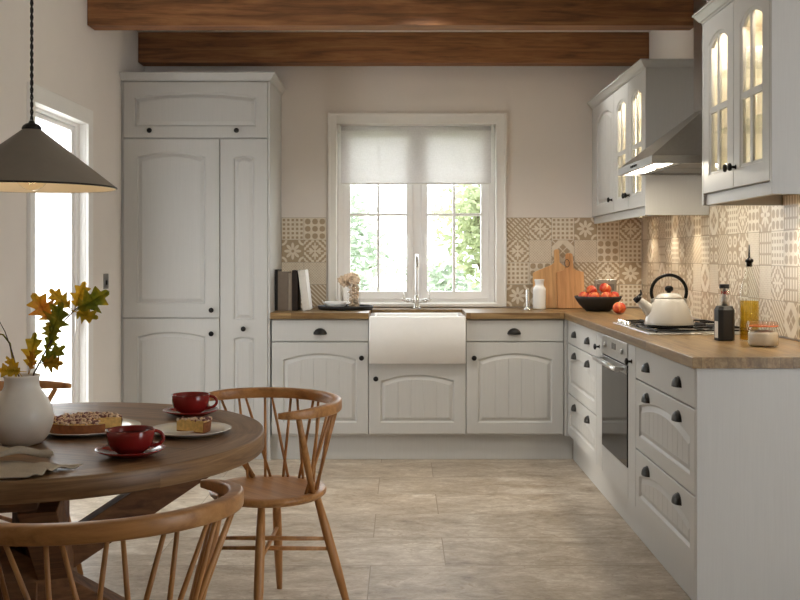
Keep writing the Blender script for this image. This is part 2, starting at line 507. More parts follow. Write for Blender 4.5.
M['linen'] = simple('linen_grey', srgb(190, 178, 160), .9, var=.08, nscale=300, bmp=.2, spec=.2)
M['sponge'] = simple('cake_sponge', srgb(220, 184, 116), .9, var=.2, nscale=80, bmp=.4)
M['crust'] = simple('cake_crust', srgb(134, 78, 40), .8, var=.3, nscale=60, bmp=.3)
M['crumb'] = simple('cake_crumb', srgb(216, 190, 164), .9, var=.25, nscale=120, bmp=.4)
M['berry'] = simple('cake_berry', srgb(126, 80, 78), .6, var=.3)
M['cord'] = simple('cord_black', (.014, .013, .012), .8)
M['bulb'] = glass('bulb_glass', (1, .97, .9))
M['tea'] = simple('tea', srgb(70, 30, 16), .05)
M['table_base_x'] = wood('table_brace_oak', srgb(66, 40, 24), srgb(116, 78, 48), srgb(144, 102, 66), 'X', .7)
M['hood'] = simple('hood_steel', (.40, .39, .38), .32, 1, var=.04, nscale=60)
def table_top():
    m, nt, out = new_mat('table_top_oak')
    tc = nt.nodes.new('ShaderNodeTexCoord'); sp = nt.nodes.new('ShaderNodeSeparateXYZ'); nt.links.new(tc.outputs['Object'], sp.inputs[0])
    X, Yc, Z = (N(nt, sp.outputs[i]) for i in range(3))
    r = (X * X + Yc * Yc).sqrt(); th = Yc.atan2(X)
    ring = r.gt(.525)
    pl = ((Yc * .94 + X * .34) / .118); pid = pl.floor()
    along = X * .94 - Yc * .34
    # plank coords versus ring coords
    seg = (th * (8 / (2 * PI))).floor()
    ux = along * (1 - ring) + (th * .6) * ring
    uy = (Yc * .94 + X * .34) * (1 - ring) + r * ring
    uid = pid * (1 - ring) + (seg * 3.7 + 40) * ring
    cb = nt.nodes.new('ShaderNodeCombineXYZ')
    nt.links.new((ux * 1.3 + uid * 7.31).s, cb.inputs[0]); nt.links.new((uy * 22 + uid * 3.1).s, cb.inputs[1]); nt.links.new((Z * 20 + uid).s, cb.inputs[2])
    n1 = noise(nt, cb.outputs[0], 1.5, 8, .62, .8); n2 = noise(nt, cb.outputs[0], 6, 5, .6)
    f = N(nt, n1) * .7 + N(nt, n2) * .3
    c = ramp(nt, f.s, [(.30, srgb(64, 42, 25)), (.48, srgb(122, 90, 59)), (.70, srgb(164, 130, 92))])
    tone = ((uid * 12.9898).sin() * 43758.5).frac() * .25 + .86
    cc = nt.nodes.new('ShaderNodeCombineColor')
    for i in range(3): nt.links.new(tone.s, cc.inputs[i])
    c = mixc(nt, 1.0, c, cc.outputs[0], 'MULTIPLY')
    gap = (1 - ring) * ((pl.frac() - .5).abs().gt(.488)); gap = gap.max((r - .525).abs().lt(.0012))
    c = mixc(nt, gap * .55, c, srgb(52, 36, 24))
    princ(nt, out, c, .42, 0, bump(nt, f, .2, .001), .45)
    return m
M['table_top'] = table_top()
M['terrace'] = simple('terrace_pale', srgb(214, 210, 204), .9)

def frosted():
    m, nt, out = new_mat('frosted_glass')
    t = nt.nodes.new('ShaderNodeBsdfTranslucent'); t.inputs[0].default_value = (.86, .87, .88, 1)
    tr = nt.nodes.new('ShaderNodeBsdfTransparent')
    a = nt.nodes.new('ShaderNodeMixShader'); a.inputs[0].default_value = .35
    nt.links.new(t.outputs[0], a.inputs[1]); nt.links.new(tr.outputs[0], a.inputs[2])
    g = nt.nodes.new('ShaderNodeBsdfGlossy'); g.inputs['Roughness'].default_value = .15
    b = nt.nodes.new('ShaderNodeMixShader'); b.inputs[0].default_value = .06
    nt.links.new(a.outputs[0], b.inputs[1]); nt.links.new(g.outputs[0], b.inputs[2]); nt.links.new(b.outputs[0], out.inputs[0])
    return m
M['frosted'] = frosted()
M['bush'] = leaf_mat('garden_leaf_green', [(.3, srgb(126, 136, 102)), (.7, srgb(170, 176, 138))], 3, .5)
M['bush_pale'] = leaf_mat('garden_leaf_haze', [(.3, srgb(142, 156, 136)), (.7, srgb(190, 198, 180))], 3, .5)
# ------------------------------------------------------------------ the setting
XL, XR, YB, ZC, YR = -1.735, 1.625, 6.878, 2.735, -1.4
XE = 3.3                                    # far side of the open-plan room on the right, outside the frame
WIN = (-.4417, .634, .932, 2.152)          # back window hole  x0 x1 z0 z1
DR = (4.78, 5.59, 0.0, 1.985)              # glazed door hole in the left wall  y0 y1 z0 z1
T = .24; TL = .095

def struct(name, mb, mat, label, cat, **kw):
    return single(name, mb, mat, label, cat, kind='structure', **kw)

fl = MB(); fl.box(XL - T, XE + T, YR - T, YB + T, -.12, 0)
struct('floor', fl, M['floor'], 'pale beige travertine plank floor of the kitchen', 'floor')
ce = MB(); ce.box(XL - T, XE + T, YR - T, YB + T, ZC, ZC + .15)
struct('ceiling', ce, M['ceil'], 'off-white plaster ceiling above the oak beams', 'ceiling')

w = MB(); x0, x1, z0, z1 = WIN
w.box(XL - TL, x0, YB, YB + T, 0, ZC); w.box(x1, XR + T, YB, YB + T, 0, ZC)
w.box(x0, x1, YB, YB + T, 0, z0); w.box(x0, x1, YB, YB + T, z1, ZC)
struct('wall_back', w, M['wall'], 'beige back wall around the kitchen window', 'wall', fix=False)
w = MB(); y0, y1, z0, z1 = DR
w.box(XL - TL, XL, YR - T, y0, 0, ZC); w.box(XL - TL, XL, y1, YB, 0, ZC); w.box(XL - TL, XL, y0, y1, z1, ZC)
struct('wall_left', w, M['wall'], 'beige left wall with the bright glazed door', 'wall', fix=False)
RW = (-1.3, 1.3, .05, 2.5)                   # wide garden doors at the far right of the open-plan room
w = MB(); w.box(XR, XR + .12, 3.40, YB, 0, ZC)
struct('wall_right', w, M['wall'], 'beige right wall behind the tiles and hood', 'wall', fix=False)
w = MB()
w.box(XE, XE + T, YR - T, RW[0], 0, ZC); w.box(XE, XE + T, RW[1], 4.2, 0, ZC)
w.box(XR, XR + .14, YR, 1.0, 0, ZC)                        # unseen wall stub added to keep the side light off the near chair
w.box(XE, XE + T, RW[0], RW[1], 0, RW[2]); w.box(XE, XE + T, RW[0], RW[1], RW[3], ZC); w.box(XR + .12, XE, 4.0, 4.2, 0, ZC)
struct('wall_side', w, M['wall'], 'beige wall of the open-plan room with the garden doors and an added light-blocking stub', 'wall', fix=False)
w = MB(); w.box(XL, XE, YR - T, YR, 0, ZC)
struct('wall_front', w, M['wall'], 'beige wall behind the viewpoint', 'wall', fix=False)

for k, (ya, yb, lab) in enumerate(((5.617, 5.75, 'dark oak ceiling beam nearer the room, the longer of two in view'), (6.70, 6.83, 'dark oak ceiling beam against the back wall above the window'))):
    b = MB(); b.box(XL + .001, XR - .001, ya, yb, 2.534, ZC - .001)
    struct('ceiling_beam', b, M['beam'], lab, 'beam', bevel=.004)

# --- window 1: frame, two casements, panes
def rect_frame(mb, x0, x1, z0, z1, y0, y1, wl, wr=None, wb=None, wt=None):
    wr = wl if wr is None else wr; wb = wl if wb is None else wb; wt = wl if wt is None else wt
    mb.box(x0, x0 + wl, y0, y1, z0, z1); mb.box(x1 - wr, x1, y0, y1, z0, z1)
    mb.box(x0 + wl, x1 - wr, y0, y1, z0, z0 + wb); mb.box(x0 + wl, x1 - wr, y0, y1, z1 - wt, z1)
wn = thing('window_1', 'white casement window of two leaves with glazing bars over the sink', 'window', (.1, YB + .13, .932))
wn['kind'] = 'structure'; L0 = wn.location
x0, x1, z0, z1 = WIN
m = MB(); rect_frame(m, x0 + .001, x1 - .001, z0 + .001, z1 - .001, YB + .10, YB + .17, .042, None, .038, .04)
m.box(.1025 - .030, .1025 + .030, YB + .10, YB + .17, z0 + .04, z1 - .04)
link('window_frame', m, M['upvc'], wn, L0, bevel=.004)
gz0, gz1, bar_z = 1.022, 2.077, 1.546
for (sx0, sx1, gx0, gx1) in ((-.4, .0735, -.354, .030), (.1315, .592, .173, .5395)):
    s = MB(); rect_frame(s, sx0 + .001, sx1, z0 + .04, z1 - .041, YB + .085, YB + .145, gx0 - sx0, sx1 - gx1, gz0 - z0 - .04, z1 - .041 - gz1)
    mx = (gx0 + gx1) / 2
    s.box(mx - .009, mx + .009, YB + .09, YB + .14, gz0, gz1); s.box(gx0, gx1, YB + .092, YB + .138, bar_z - .009, bar_z + .009)
    so = link('casement', s, M['upvc'], wn, L0, bevel=.003)
    p = MB(); p.box(gx0, gx1, YB + .118, YB + .121, gz0, gz1)
    link('pane', p, M['glass'], so, L0)
    h = MB(); hx = (gx1 + .018) if gx1 < .1 else (gx0 - .018)
    h.box(hx - .008, hx + .008, YB + .072, YB + .0845, 1.34, 1.41); h.box(hx - .007, hx + .007, YB + .052, YB + .071, 1.20, 1.40)
    link('window_handle', h, M['upvc'], so, L0, bevel=.003)
m = MB(); m.box(x0 + .0005, x1 - .0005, YB + .001, YB + .0995, z0 + .0005, z0 + .014)
m.box(x0 - .02, x1 + .02, YB - .022, YB - .0005, .921, z0 + .012)
link('window_sill', m, M['white'], wn, L0, bevel=.003)

ar = MB(); o_ = .0575
def arch_prof(mb, pts, n):  # mitred flat casing with a raised outer lip
    pass
ax0, ax1, az1 = -.499, .703, 2.226
ar.box(ax0, x0, YB - .018, YB, .921, az1); ar.box(x1, ax1, YB - .018, YB, .921, az1); ar.box(x0, x1, YB - .018, YB, WIN[3], az1)
ar.box(ax0, ax0 + .016, YB - .026, YB - .018, .921, az1); ar.box(ax1 - .016, ax1, YB - .026, YB - .018, .921, az1); ar.box(ax0 + .016, ax1 - .016, YB - .026, YB - .018, az1 - .016, az1)
struct('trim_1', ar, M['white'], 'white painted casing around the kitchen window', 'window casing', bevel=.003, fix=False)

# --- door 1 in the left wall
y0, y1, _, z1 = DR
d = thing('door_1', 'white framed fully glazed door in the left wall, bright daylight behind', 'door', (XL - .06, 5.18, 0)); d['kind'] = 'structure'; L0 = d.location
m = MB()
xa, xb = XL - .085, XL - .035
m.box(xa, xb, y0 + .001, y0 + .05, .001, z1 - .001); m.box(xa, xb, y1 - .045, y1 - .001, .001, z1 - .001); m.box(xa, xb, y0 + .05, y1 - .045, z1 - .020, z1 - .001)
link('door_frame', m, M['upvc'], d, L0, bevel=.003)
m = MB(); xa, xb = XL - .080, XL - .045
m.box(xa, xb, y0 + .052, y0 + .11, .01, z1 - .021); m.box(xa, xb, y1 - .095, y1 - .047, .01, z1 - .021)
m.box(xa, xb, y0 + .11, y1 - .095, z1 - .045, z1 - .021); m.box(xa, xb, y0 + .11, y1 - .095, .01, .13)
st = link('door_leaf', m, M['upvc'], d, L0, bevel=.003)
m = MB(); m.box(XL - .064, XL - .060, y0 + .11, y1 - .095, .13, z1 - .045); m.mi = [0, 0, 0, 0, 0, 1]
link('pane', m, [M['glass'], M['frosted']], st, L0)
for hz in (.895, 1.75, .25):
    m = MB(); m.box(XL - .0345, XL - .028, y1 - .075, y1 - .028, hz - .045, hz + .045); m.tube([(XL - .026, y1 - .05, hz - .045), (XL - .026, y1 - .05, hz + .045)], .007)
    link('hinge', m, M['white'], d, L0)
ar = MB(); c = .085
ar.box(XL, XL + .018, y0 - .065, y0, 0, z1 + c); ar.box(XL, XL + .018, y1, y1 + c, 0, z1 + c); ar.box(XL, XL + .018, y0, y1, z1, z1 + c)
ar.box(XL - .034, XL, y1 - .0005, y1 + .004, .001, z1); ar.box(XL - .034, XL, y0, y1, z1 - .0008, z1 + .004)
struct('trim_2', ar, M['white'], 'white casing around the glazed door in the left wall', 'door casing', bevel=.003, fix=False)

# --- openings beside and behind the viewpoint (the daylight comes through them)
a0, a1, z0, z1 = RW
g = MB()
for k in range(5):
    c = a0 + (a1 - a0) * k / 4; c = min(max(c, a0 + .03), a1 - .03)
    g.box(XE + .10, XE + .16, c - .028, c + .028, z0 + .001, z1 - .001)
for zz in (z0 + .001, z1 - .06): g.box(XE + .10, XE + .16, a0 + .002, a1 - .002, zz, zz + .058)
struct('window_2', g, M['upvc'], 'white garden door frame far to the right of the viewpoint', 'window', fix=False)

# baseboard on the left wall beyond the table
m = MB(); m.box(XL, XL + .016, 5.68, 6.27, 0, .11)
struct('baseboard_left', m, M['white'], 'white skirting on the left wall beside the tall cupboard', 'skirting', bevel=.003)

# --- patterned tiles (structure): one mesh per wall
def tile_field(name, label, origin, du, dn, cols, rows, widths, seed, table=None):
    """origin corner, du unit along the wall, dn outward normal"""
    rnd = random.Random(seed); mb = MB(); uvs = []
    o = Vector(origin); du = Vector(du); dn = Vector(dn); up = Vector((0, 0, 1)); s = .15; g = .0013; th = .007
    H = .601
    # grout bed
    tot = sum(widths)
    a = o + dn * .001; p = [a, a + du * tot, a + du * tot + up * H, a + up * H]
    q = [x + dn * (th - .0022) for x in p]
    ids = [mb.vert(x) for x in p + q]
    for f in ((4, 5, 6, 7), (0, 1, 5, 4), (1, 2, 6, 5), (2, 3, 7, 6), (3, 0, 4, 7)): mb.face([ids[k] for k in f], False, 10)
    uvs += [(0, 0)] * 20
    x = 0; prev = [None] * rows
    for c, wd in enumerate(widths):
        last = None
        for r in range(rows):
            if table and c < len(table) and r < len(table[c]): k = table[c][r]
            else:
                k = rnd.choice([0, 1, 2, 3, 4, 5, 6, 7, 8, 9, 3, 4, 6, 5])
                while k == last or k == prev[r]: k = rnd.choice(range(10))
            last = k; prev[r] = k
            b0 = o + du * (x + g) + up * (r * s + g) + dn * .004
            e = du * (wd - 2 * g); h = up * (s - 2 * g); f0 = dn * (th - .004)
            cs = [b0, b0 + e, b0 + e + h, b0 + h]; ct = [v + f0 for v in cs]
            ids = [mb.vert(v) for v in cs + ct]
            uw = wd / s
            quv = [(0, 0), (uw, 0), (uw, 1), (0, 1)]
            mb.face([ids[4], ids[5], ids[6], ids[7]], False, k); uvs += quv
            for i in range(4):
                j = (i + 1) % 4
                mb.face([ids[i], ids[j], ids[4 + j], ids[4 + i]], False, k); uvs += [quv[i], quv[j], quv[j], quv[i]]
        x += wd
    ob = link(name, mb, M['tiles'], None, fix=False)
    uvl = ob.data.uv_layers.new(name='UVMap')
    for i, uv in enumerate(uvs): uvl.data[i].uv = uv
    tag(ob, label, 'wall tiles', kind='structure')
    return ob
tile_field('trim_3', 'patterned beige tiles on the back wall left of the window', (-.811, YB, .921), (1, 0, 0), (0, -1, 0), 2, 4, [.15, .15], 3,
           [[2, 5, 3, 0], [8, 5, 4, 1]])
tile_field('trim_4', 'patterned beige tiles on the back wall right of the window', (.7045, YB, .921), (1, 0, 0), (0, -1, 0), 6, 4, [.152, .152, .152, .152, .152, .150], 5,
           [[3, 0, 4, 2], [7, 1, 5, 4], [4, 9, 9, 0], [2, 2, 5, 3], [6, 4, 1, 0], [0, 3, 0, 4]])
tile_field('trim_5', 'warm lit patterned beige tiles along the right wall', (XR, 6.869, .921), (0, -1, 0), (-1, 0, 0), 23, 4, [.15] * 22, 11)

# roller blind
bl = thing('roller_blind', 'half lowered sheer white roller blind in the kitchen window', 'blind', (.1, YB + .035, 2.12))
L0 = bl.location
m = MB(); m.box(-.4127, .602, YB + .0265, YB + .0275, 1.757, 2.112); link('blind_fabric', m, M['blind'], bl, L0, fix=False)
m = MB(); m.tube([(-.4127, YB + .046, 2.125), (.602, YB + .046, 2.125)], .019, 16); link('roller', m, M['blind'], bl, L0)
m = MB(); m.box(-.414, .6035, YB + .023, YB + .031, 1.747, 1.757); link('bottom_bar', m, M['white'], bl, L0, bevel=.002)
for xx in (-.428, .612):
    m = MB(); m.box(xx - .006, xx + .006, YB + .022, YB + .072, 2.098, 2.1515); link('bracket', m, M['white'], bl, L0)
# ------------------------------------------------------------------ cupboard doors and cabinets
def arch_loop(x0, x1, z0, z1, d, rise, xs, y):
    """inset by d; bottom left->right then arched top right->left, at shared x fractions xs"""
    a, b = x0 + d, x1 - d
    bot = [(a + (b - a) * t, y, z0 + d) for t in xs]
    top = [(a + (b - a) * t, y, z1 - d - rise * (2 * t - 1) ** 2) for t in reversed(xs)]
    return bot + top

def panel_door(x0, x1, z0, z1, panels, th=.02, groove=.074, mb=None):
    """panels: list of (px0, px1, pz0, pz1, rise) from bottom to top; front face on y=0, back on y=th"""
    mb = mb or MB(); c = .0025
    # body sides
    R0 = mb.ring([(x0 + c, 0, z0 + c), (x1 - c, 0, z0 + c), (x1 - c, 0, z1 - c), (x0 + c, 0, z1 - c)])
    R1 = mb.ring([(x0, c, z0), (x1, c, z0), (x1, c, z1), (x0, c, z1)])
    R2 = mb.ring([(x0, th, z0), (x1, th, z0), (x1, th, z1), (x0, th, z1)])
    mb.bridge(R0, R1, False); mb.bridge(R1, R2, False); mb.face(R2)
    X0, X1, Z0, Z1 = x0 + c, x1 - c, z0 + c, z1 - c
    if not panels:
        mb.face(R0); return mb
    cuts = [Z0] + [(panels[i][3] + panels[i + 1][2]) / 2 for i in range(len(panels) - 1)] + [Z1]
    for i, (px0, px1, pz0, pz1, rise) in enumerate(panels):
        m3 = .030
        ix0, ix1 = px0 + m3, px1 - m3; wd = ix1 - ix0
        ng = max(0, int(round(wd / groove)) - 1) if groove else 0
        xs = {0.0, 1.0}
        for k in range(1, 25): xs.add(k / 24)
        gs = set()
        for k in range(1, ng + 1):
            t = k / (ng + 1)
            xs = {x for x in xs if abs(x - t) > .012 or x in (0.0, 1.0)}
            e = .0016 / wd
            for q in (t - e, t, t + e): xs.add(q)
            gs.add(t)
        xs = sorted(xs); n = len(xs)
        za, zb = cuts[i], cuts[i + 1]
        cell = [(X0 + (X1 - X0) * t, 0, za) for t in xs] + [(X0 + (X1 - X0) * t, 0, zb) for t in reversed(xs)]
        L = [mb.ring(cell)]
        for d, y in ((0, 0), (.0030, .0060), (.0075, .0105), (.011, .0105), (.030, .0020)):
            L.append(mb.ring(arch_loop(px0, px1, pz0, pz1, d, rise, xs, y)))
        for a, b in zip(L, L[1:]): mb.bridge(a, b, False)
        # beaded centre panel
        A = arch_loop(px0, px1, pz0, pz1, .030, rise, xs, .0020)
        bot, top = A[:n], list(reversed(A[n:]))
        y = lambda t: .0042 if t in gs else .0020
        B = [mb.vert((p[0], y(t), p[2])) for p, t in zip(bot, xs)]; Tp = [mb.vert((p[0], y(t), p[2])) for p, t in zip(top, xs)]
        for k in range(n - 1): mb.face((B[k], B[k + 1], Tp[k + 1], Tp[k]))
        for k in range(1, n - 1):
            if xs[k] in gs:
                mb.face([mb.vert(bot[k - 1]), mb.vert((bot[k][0], .0042, bot[k][2])), mb.vert(bot[k + 1])])
                mb.face([mb.vert(top[k - 1]), mb.vert((top[k][0], .0042, top[k][2])), mb.vert(top[k + 1])])
    return mb

def glazed_door(x0, x1, z0, z1, rise=.036, st=.072, cross=.46, th=.02):
    """arched glazed door frame with a cross of glazing bars"""
    mb = MB(); c = .0025; xs = [k / 24 for k in range(25)]
    X0, X1, Z0, Z1 = x0 + c, x1 - c, z0 + c, z1 - c
    cell = lambda y, q=0: [(X0 - q + (X1 - X0 + 2 * q) * t, y, Z0 - q) for t in xs] + [(X0 - q + (X1 - X0 + 2 * q) * t, y, Z1 + q) for t in reversed(xs)]
    px0, px1, pz0, pz1 = x0 + st, x1 - st, z0 + st, z1 - st
    loops = [cell(th, c), cell(c, c), cell(0), arch_loop(px0, px1, pz0, pz1, 0, rise, xs, 0), arch_loop(px0, px1, pz0, pz1, .004, rise, xs, .004),
             arch_loop(px0, px1, pz0, pz1, .014, rise, xs, .007), arch_loop(px0, px1, pz0, pz1, .014, rise, xs, th)]
    R = [mb.ring(l) for l in loops]
    for a, b in zip(R, R[1:]): mb.bridge(a, b, False)
    mb.bridge(R[-1], R[0], False)
    gx0, gx1, gz0, gz1 = px0 + .012, px1 - .012, pz0 + .012, pz1 - .012
    cx = (gx0 + gx1) / 2; zc = gz0 + (gz1 - gz0) * cross
    b = MB(); hw = .013
    def bar(u0, u1, v0, v1): mb.box(u0, u1, .003, .013, v0, v1)
    bar(cx - hw, cx + hw, gz0, zc - hw); bar(cx - hw, cx + hw, zc + hw, gz1 - .001); bar(gx0, gx1, zc - hw, zc + hw)
    pane = MB()
    lo = arch_loop(px0, px1, pz0, pz1, .0135, rise, xs, .0140); l2 = [(p[0], .0165, p[2]) for p in lo]
    pane.loft([lo, l2], False)
    return mb, pane

# knob and cup pull meshes (shared data)
def knob_data():
    mb = MB(); Mx = Matrix.Rotation(PI / 2, 4, 'X')  # z -> -y
    mb.lathe([(.0095, 0), (.0095, .002), (.0055, .004), (.005, .014), (.0075, .017), (.0150, .020), (.0160, .024), (.0135, .029), (.006, .0315), (0, .032)], n=20, M=Mx)
    o = link('knob', mb, M['black']); d = o.data; bpy.data.objects.remove(o); return d
def cup_data(w=.080, h=.036, dp=.024):
    mb = MB()
    def P(k):
        def f(u, v):
            a = PI * u; b = PI / 2 * v
            return (w / 2 * k * math.cos(a), -dp * k * math.sin(a) ** .8 * math.cos(b) ** .7, h * k * math.sin(a) * math.sin(b))
        return f
    mb.grid(P(1), 24, 10)
    mb.grid(P(.88), 24, 10)
    f1, f2 = P(1), P(.88)
    for i in range(24):
        mb.quad(f1(i / 24, 0), f1((i + 1) / 24, 0), f2((i + 1) / 24, 0), f2(i / 24, 0))
    # back flange
    pts = [(w / 2 * 1.06 * math.cos(PI * k / 24), h * 1.07 * math.sin(PI * k / 24)) for k in range(25)]
    mb.prism([(x, z) for x, z in pts] , -.0015, 0, 'y')
    o = link('cup_pull', mb, M['gun']); d = o.data; bpy.data.objects.remove(o); return d
KNOB, CUP = knob_data(), cup_data()
def add_knob(door, x, z, y=0): return inst('knob', KNOB, door, (x, y, z))
def add_cup(door, x, z, y=0): return inst('cup_handle', CUP, door, (x, y, z))

def arch_panel(x0, x1, z0, z1, st=.075, rise=.04):
    return (x0 + st, x1 - st, z0 + st, z1 - st * .95, rise)

def make_door(name, root, x0, x1, z0, z1, knob=None, rise=.04, st=.075, panels=None, groove=.074, mat='cab'):
    g = .0015
    P = [arch_panel(x0, x1, z0, z1, st, rise)] if panels is None else panels
    o = link(name, panel_door(x0 + g, x1 - g, z0 + g, z1 - g, P, groove=groove), M[mat], root, fix=True)
    if knob: add_knob(o, *knob)
    return o
def make_drawer(root, x0, x1, z0, z1, cups, panel=True, rise=.03, st=.062):
    g = .0015
    P = [(x0 + st, x1 - st, z0 + st, z1 - st, rise)] if panel else []
    o = link('drawer', panel_door(x0 + g, x1 - g, z0 + g, z1 - g, P), M['cab'], root)
    for cx, cz in cups: add_cup(o, cx, cz)
    return o
def carcass(root, x0, x1, z0, z1, y0=.0205, y1=.575, mat='cab', name='body'):
    b = MB(); e = .0008
    b.box(x0 + e, x1 - e, y0, y1, z0, z1)
    return link(name, b, M[mat], root, bevel=.001, seg=1)

D0 = 6.285
# --- the tall run on the left
t = thing('tall_cabinet', 'wide tall grey larder cupboard with one door above another, beside the left wall', 'cupboard', (-1.722, D0, 0))
carcass(t, 0, .598, .152, 1.986, y1=.588)
st_ = .088
make_door('door', t, .002, .598, .882, 1.987, (.55, .93), .030, st_, groove=0)
make_door('door', t, .002, .598, .165, .879, (.55, .785), .030, st_, groove=0)
t = thing('tall_cabinet', 'narrow tall grey cupboard with one long two-panel door, right of the wide larder', 'cupboard', (-1.1235, D0, 0))
carcass(t, 0, .298, .152, 1.986, y1=.588)
make_door('door', t, .002, .297, .165, 1.987, (.149, .815), panels=[(.086, .213, .235, .765, .012), (.086, .213, .870, 1.880, .014)], groove=0)
t = thing('top_cabinet', 'wide grey overhead cupboard with two knobs, above the tall larder doors', 'cupboard', (-1.722, D0, 1.9865))
carcass(t, 0, .8965, .0005, .356, y1=.588)
dd = make_door('lift_up_door', t, .002, .896, .003, .352, rise=.028, st=.072, groove=0)
add_knob(dd, .17, .048); add_knob(dd, .705, .048)
m = MB(); m.box(-.8250, -.8130, D0 - .0, YB - .002, 0, 2.342)
single('end_panel', m, M['cab'], 'tall plain grey end panel on the right side of the larder', 'end panel', bevel=.001, seg=1)
m = MB(); m.box(-1.730, -1.7225, D0 + .002, D0 + .04, .0, 2.342)
single('filler_strip', m, M['cab'], 'thin upright grey filler between larder and left wall', 'filler strip')

def moulding(name, label, cat, path, prof, mat, normals=None, **kw):
    """path: open list of (x,y); profile (out,z) ; out to the right-hand side of travel"""
    mb = MB(); P = [Vector((x, y)) for x, y in path]; rings = []
    for i, p in enumerate(P):
        ns = []
        if i > 0: d = (P[i] - P[i - 1]).normalized(); ns.append(Vector((d.y, -d.x)))
        if i < len(P) - 1: d = (P[i + 1] - P[i]).normalized(); ns.append(Vector((d.y, -d.x)))
        n = sum(ns, Vector((0, 0)))
        n = n / n.length; sc = 1 / n.dot(ns[0])
        rings.append([(p.x + n.x * o * sc, p.y + n.y * o * sc, z) for o, z in prof])
    mb.loft(rings, False)
    return single(name, mb, M[mat], label, cat, **kw)
CORN = [(-.02, 0), (0, 0), (.004, .006), (.012, .010), (.034, .040), (.040, .042), (.040, .05), (-.02, .05)]
def corn(z, k=1): return [(o * k if o > 0 else o, z + h * k) for o, h in CORN]
moulding('cornice', 'grey cornice moulding capping the tall larder', 'cornice', [(-1.733, D0 + .0), (-.8135, D0), (-.8135, YB - .003)], [(o * .8 if o > 0 else o, 2.343 + h) for o, h in CORN], 'cab', kind='thing')

# --- base units on the back wall
def base_unit(x0, x1, label, name='base_cabinet'):
    t = thing(name, label, 'cupboard', (x0, D0, 0)); return t
W = .6
t = base_unit(-.8045, -.2065, 'grey base cupboard with a drawer, between larder and sink')
carcass(t, 0, .598, .152, .8745, y1=.588)
make_drawer(t, 0, .598, .735, .870, [(.30, .780)], panel=False)
make_door('door', t, 0, .598, .165, .732, (.556, .636), .040, .072)
t = base_unit(-.2055, .3945, 'grey sink cupboard with one short door beneath the white sink')
carcass(t, 0, .5995, .152, .602, y1=.588)
make_door('door', t, 0, .5995, .165, .600, (.045, .508), .038, .072)
t = base_unit(.3955, .999, 'grey base cupboard with a drawer, right of the sink')
carcass(t, 0, .602, .152, .8745, y1=.588)
make_drawer(t, 0, .602, .735, .870, [(.295, .780)], panel=False)
make_door('door', t, 0, .602, .165, .732, (.048, .636), .040, .072)
m = MB(); m.box(1.0005, 1.0185, D0 + .002, D0 + .06, .152, .8745); m.box(1.0195, 1.06, 6.2645, 6.2835, .152, .8745)
single('corner_post', m, M['cab'], 'grey corner post where the two cupboard runs meet', 'corner post', bevel=.001, seg=1)

# plinths
m = MB(); m.box(-1.722, 1.060, D0 + .050, D0 + .068, .001, .151)
single('plinth', m, M['cab'], 'long grey plinth under the back wall cupboards', 'plinth', bevel=.001, seg=1)
m = MB(); m.box(1.062, 1.080, 3.5505, D0 + .045, .001, .151)
single('plinth', m, M['cab'], 'grey plinth under the right-hand oven run', 'plinth', bevel=.001, seg=1)

# --- right run: local x runs towards the viewer, front faces -X
XF = 1.020
RY = [6.262, 5.345, 5.192, 4.603, 4.452, 3.550]
def side_unit(name, label, cat, ya, yb):
    return thing(name, label, cat, (XF, ya - .0008, 0), -PI / 2), ya - yb - .0016
def drawer_stack(label, ya, yb, cx):
    t, w_ = side_unit('drawer_unit', label, 'drawer cabinet', ya, yb)
    carcass(t, 0, w_, .152, .8745, y1=.588)
    make_drawer(t, 0, w_, .730, .870, [(w_ * cx[0], .782), (w_ * cx[1], .782)], panel=False)
    make_drawer(t, 0, w_, .425, .727, [(w_ * cx[0], .656), (w_ * cx[1], .656)], rise=.045)
    make_drawer(t, 0, w_, .165, .422, [(w_ * cx[0], .352), (w_ * cx[1], .352)], rise=.045)
    return t
drawer_stack('grey three-drawer unit between the room corner and the oven', RY[0], RY[1], (.27, .74))
drawer_stack('grey three-drawer unit nearest the viewer, beside the end panel', RY[4], RY[5], (.235, .765))
for ya, yb, lab, kx in ((RY[1], RY[2], 'slim grey pull-out cupboard between far drawers and oven', .5), (RY[3], RY[4], 'slim grey pull-out cupboard between oven and near drawers', .5)):
    t, w_ = side_unit('pull_out_cabinet', lab, 'cupboard', ya, yb)
    carcass(t, 0, w_, .152, .8745, y1=.588)
    make_door('door', t, 0, w_, .165, .870, (w_ * kx, .795), panels=[])
# oven housing and oven
t, w_ = side_unit('oven_housing', 'grey oven housing with a drawer front under the built-in oven', 'cupboard', RY[2], RY[3])
b = MB(); e = .0008
b.box(e, .018, .0205, .588, .152, .8745); b.box(w_ - .018, w_ - e, .0205, .588, .152, .8745); b.box(.018, w_ - .018, .0205, .588, .152, .304)
b.box(.018, w_ - .018, .570, .588, .304, .8745)
link('body', b, M['cab'], t, fix=False)
link('drawer_front', panel_door(.0015, w_ - .0015, .1665, .3015, []), M['cab'], t)
ov, _w = side_unit('oven', 'built-in black glass oven with a steel control panel', 'oven', RY[2], RY[3])
a0, a1 = .0205, w_ - .0205
b = MB(); b.box(a0, a1, .018, .555, .3055, .870); link('body', b, M['steel_dark'], ov)
b = MB(); b.box(.004, w_ - .004, -.004, .0175, .770, .868); cp = link('control_panel', b, M['steel'], ov, bevel=.002)
b = MB(); b.box(w_ / 2 - .045, w_ / 2 + .045, -.0052, -.0041, .815, .845); link('display', b, M['oven_glass'], cp)
for kx in (.10, w_ - .10):
    b = MB(); b.lathe([(.013, 0), (.013, .006), (.011, .010), (0, .0105)], (0, 0, 0), 20, Matrix.Translation((kx, -.0041, .822)) @ Matrix.Rotation(PI / 2, 4, 'X')); link('control_knob', b, M['steel'], cp)
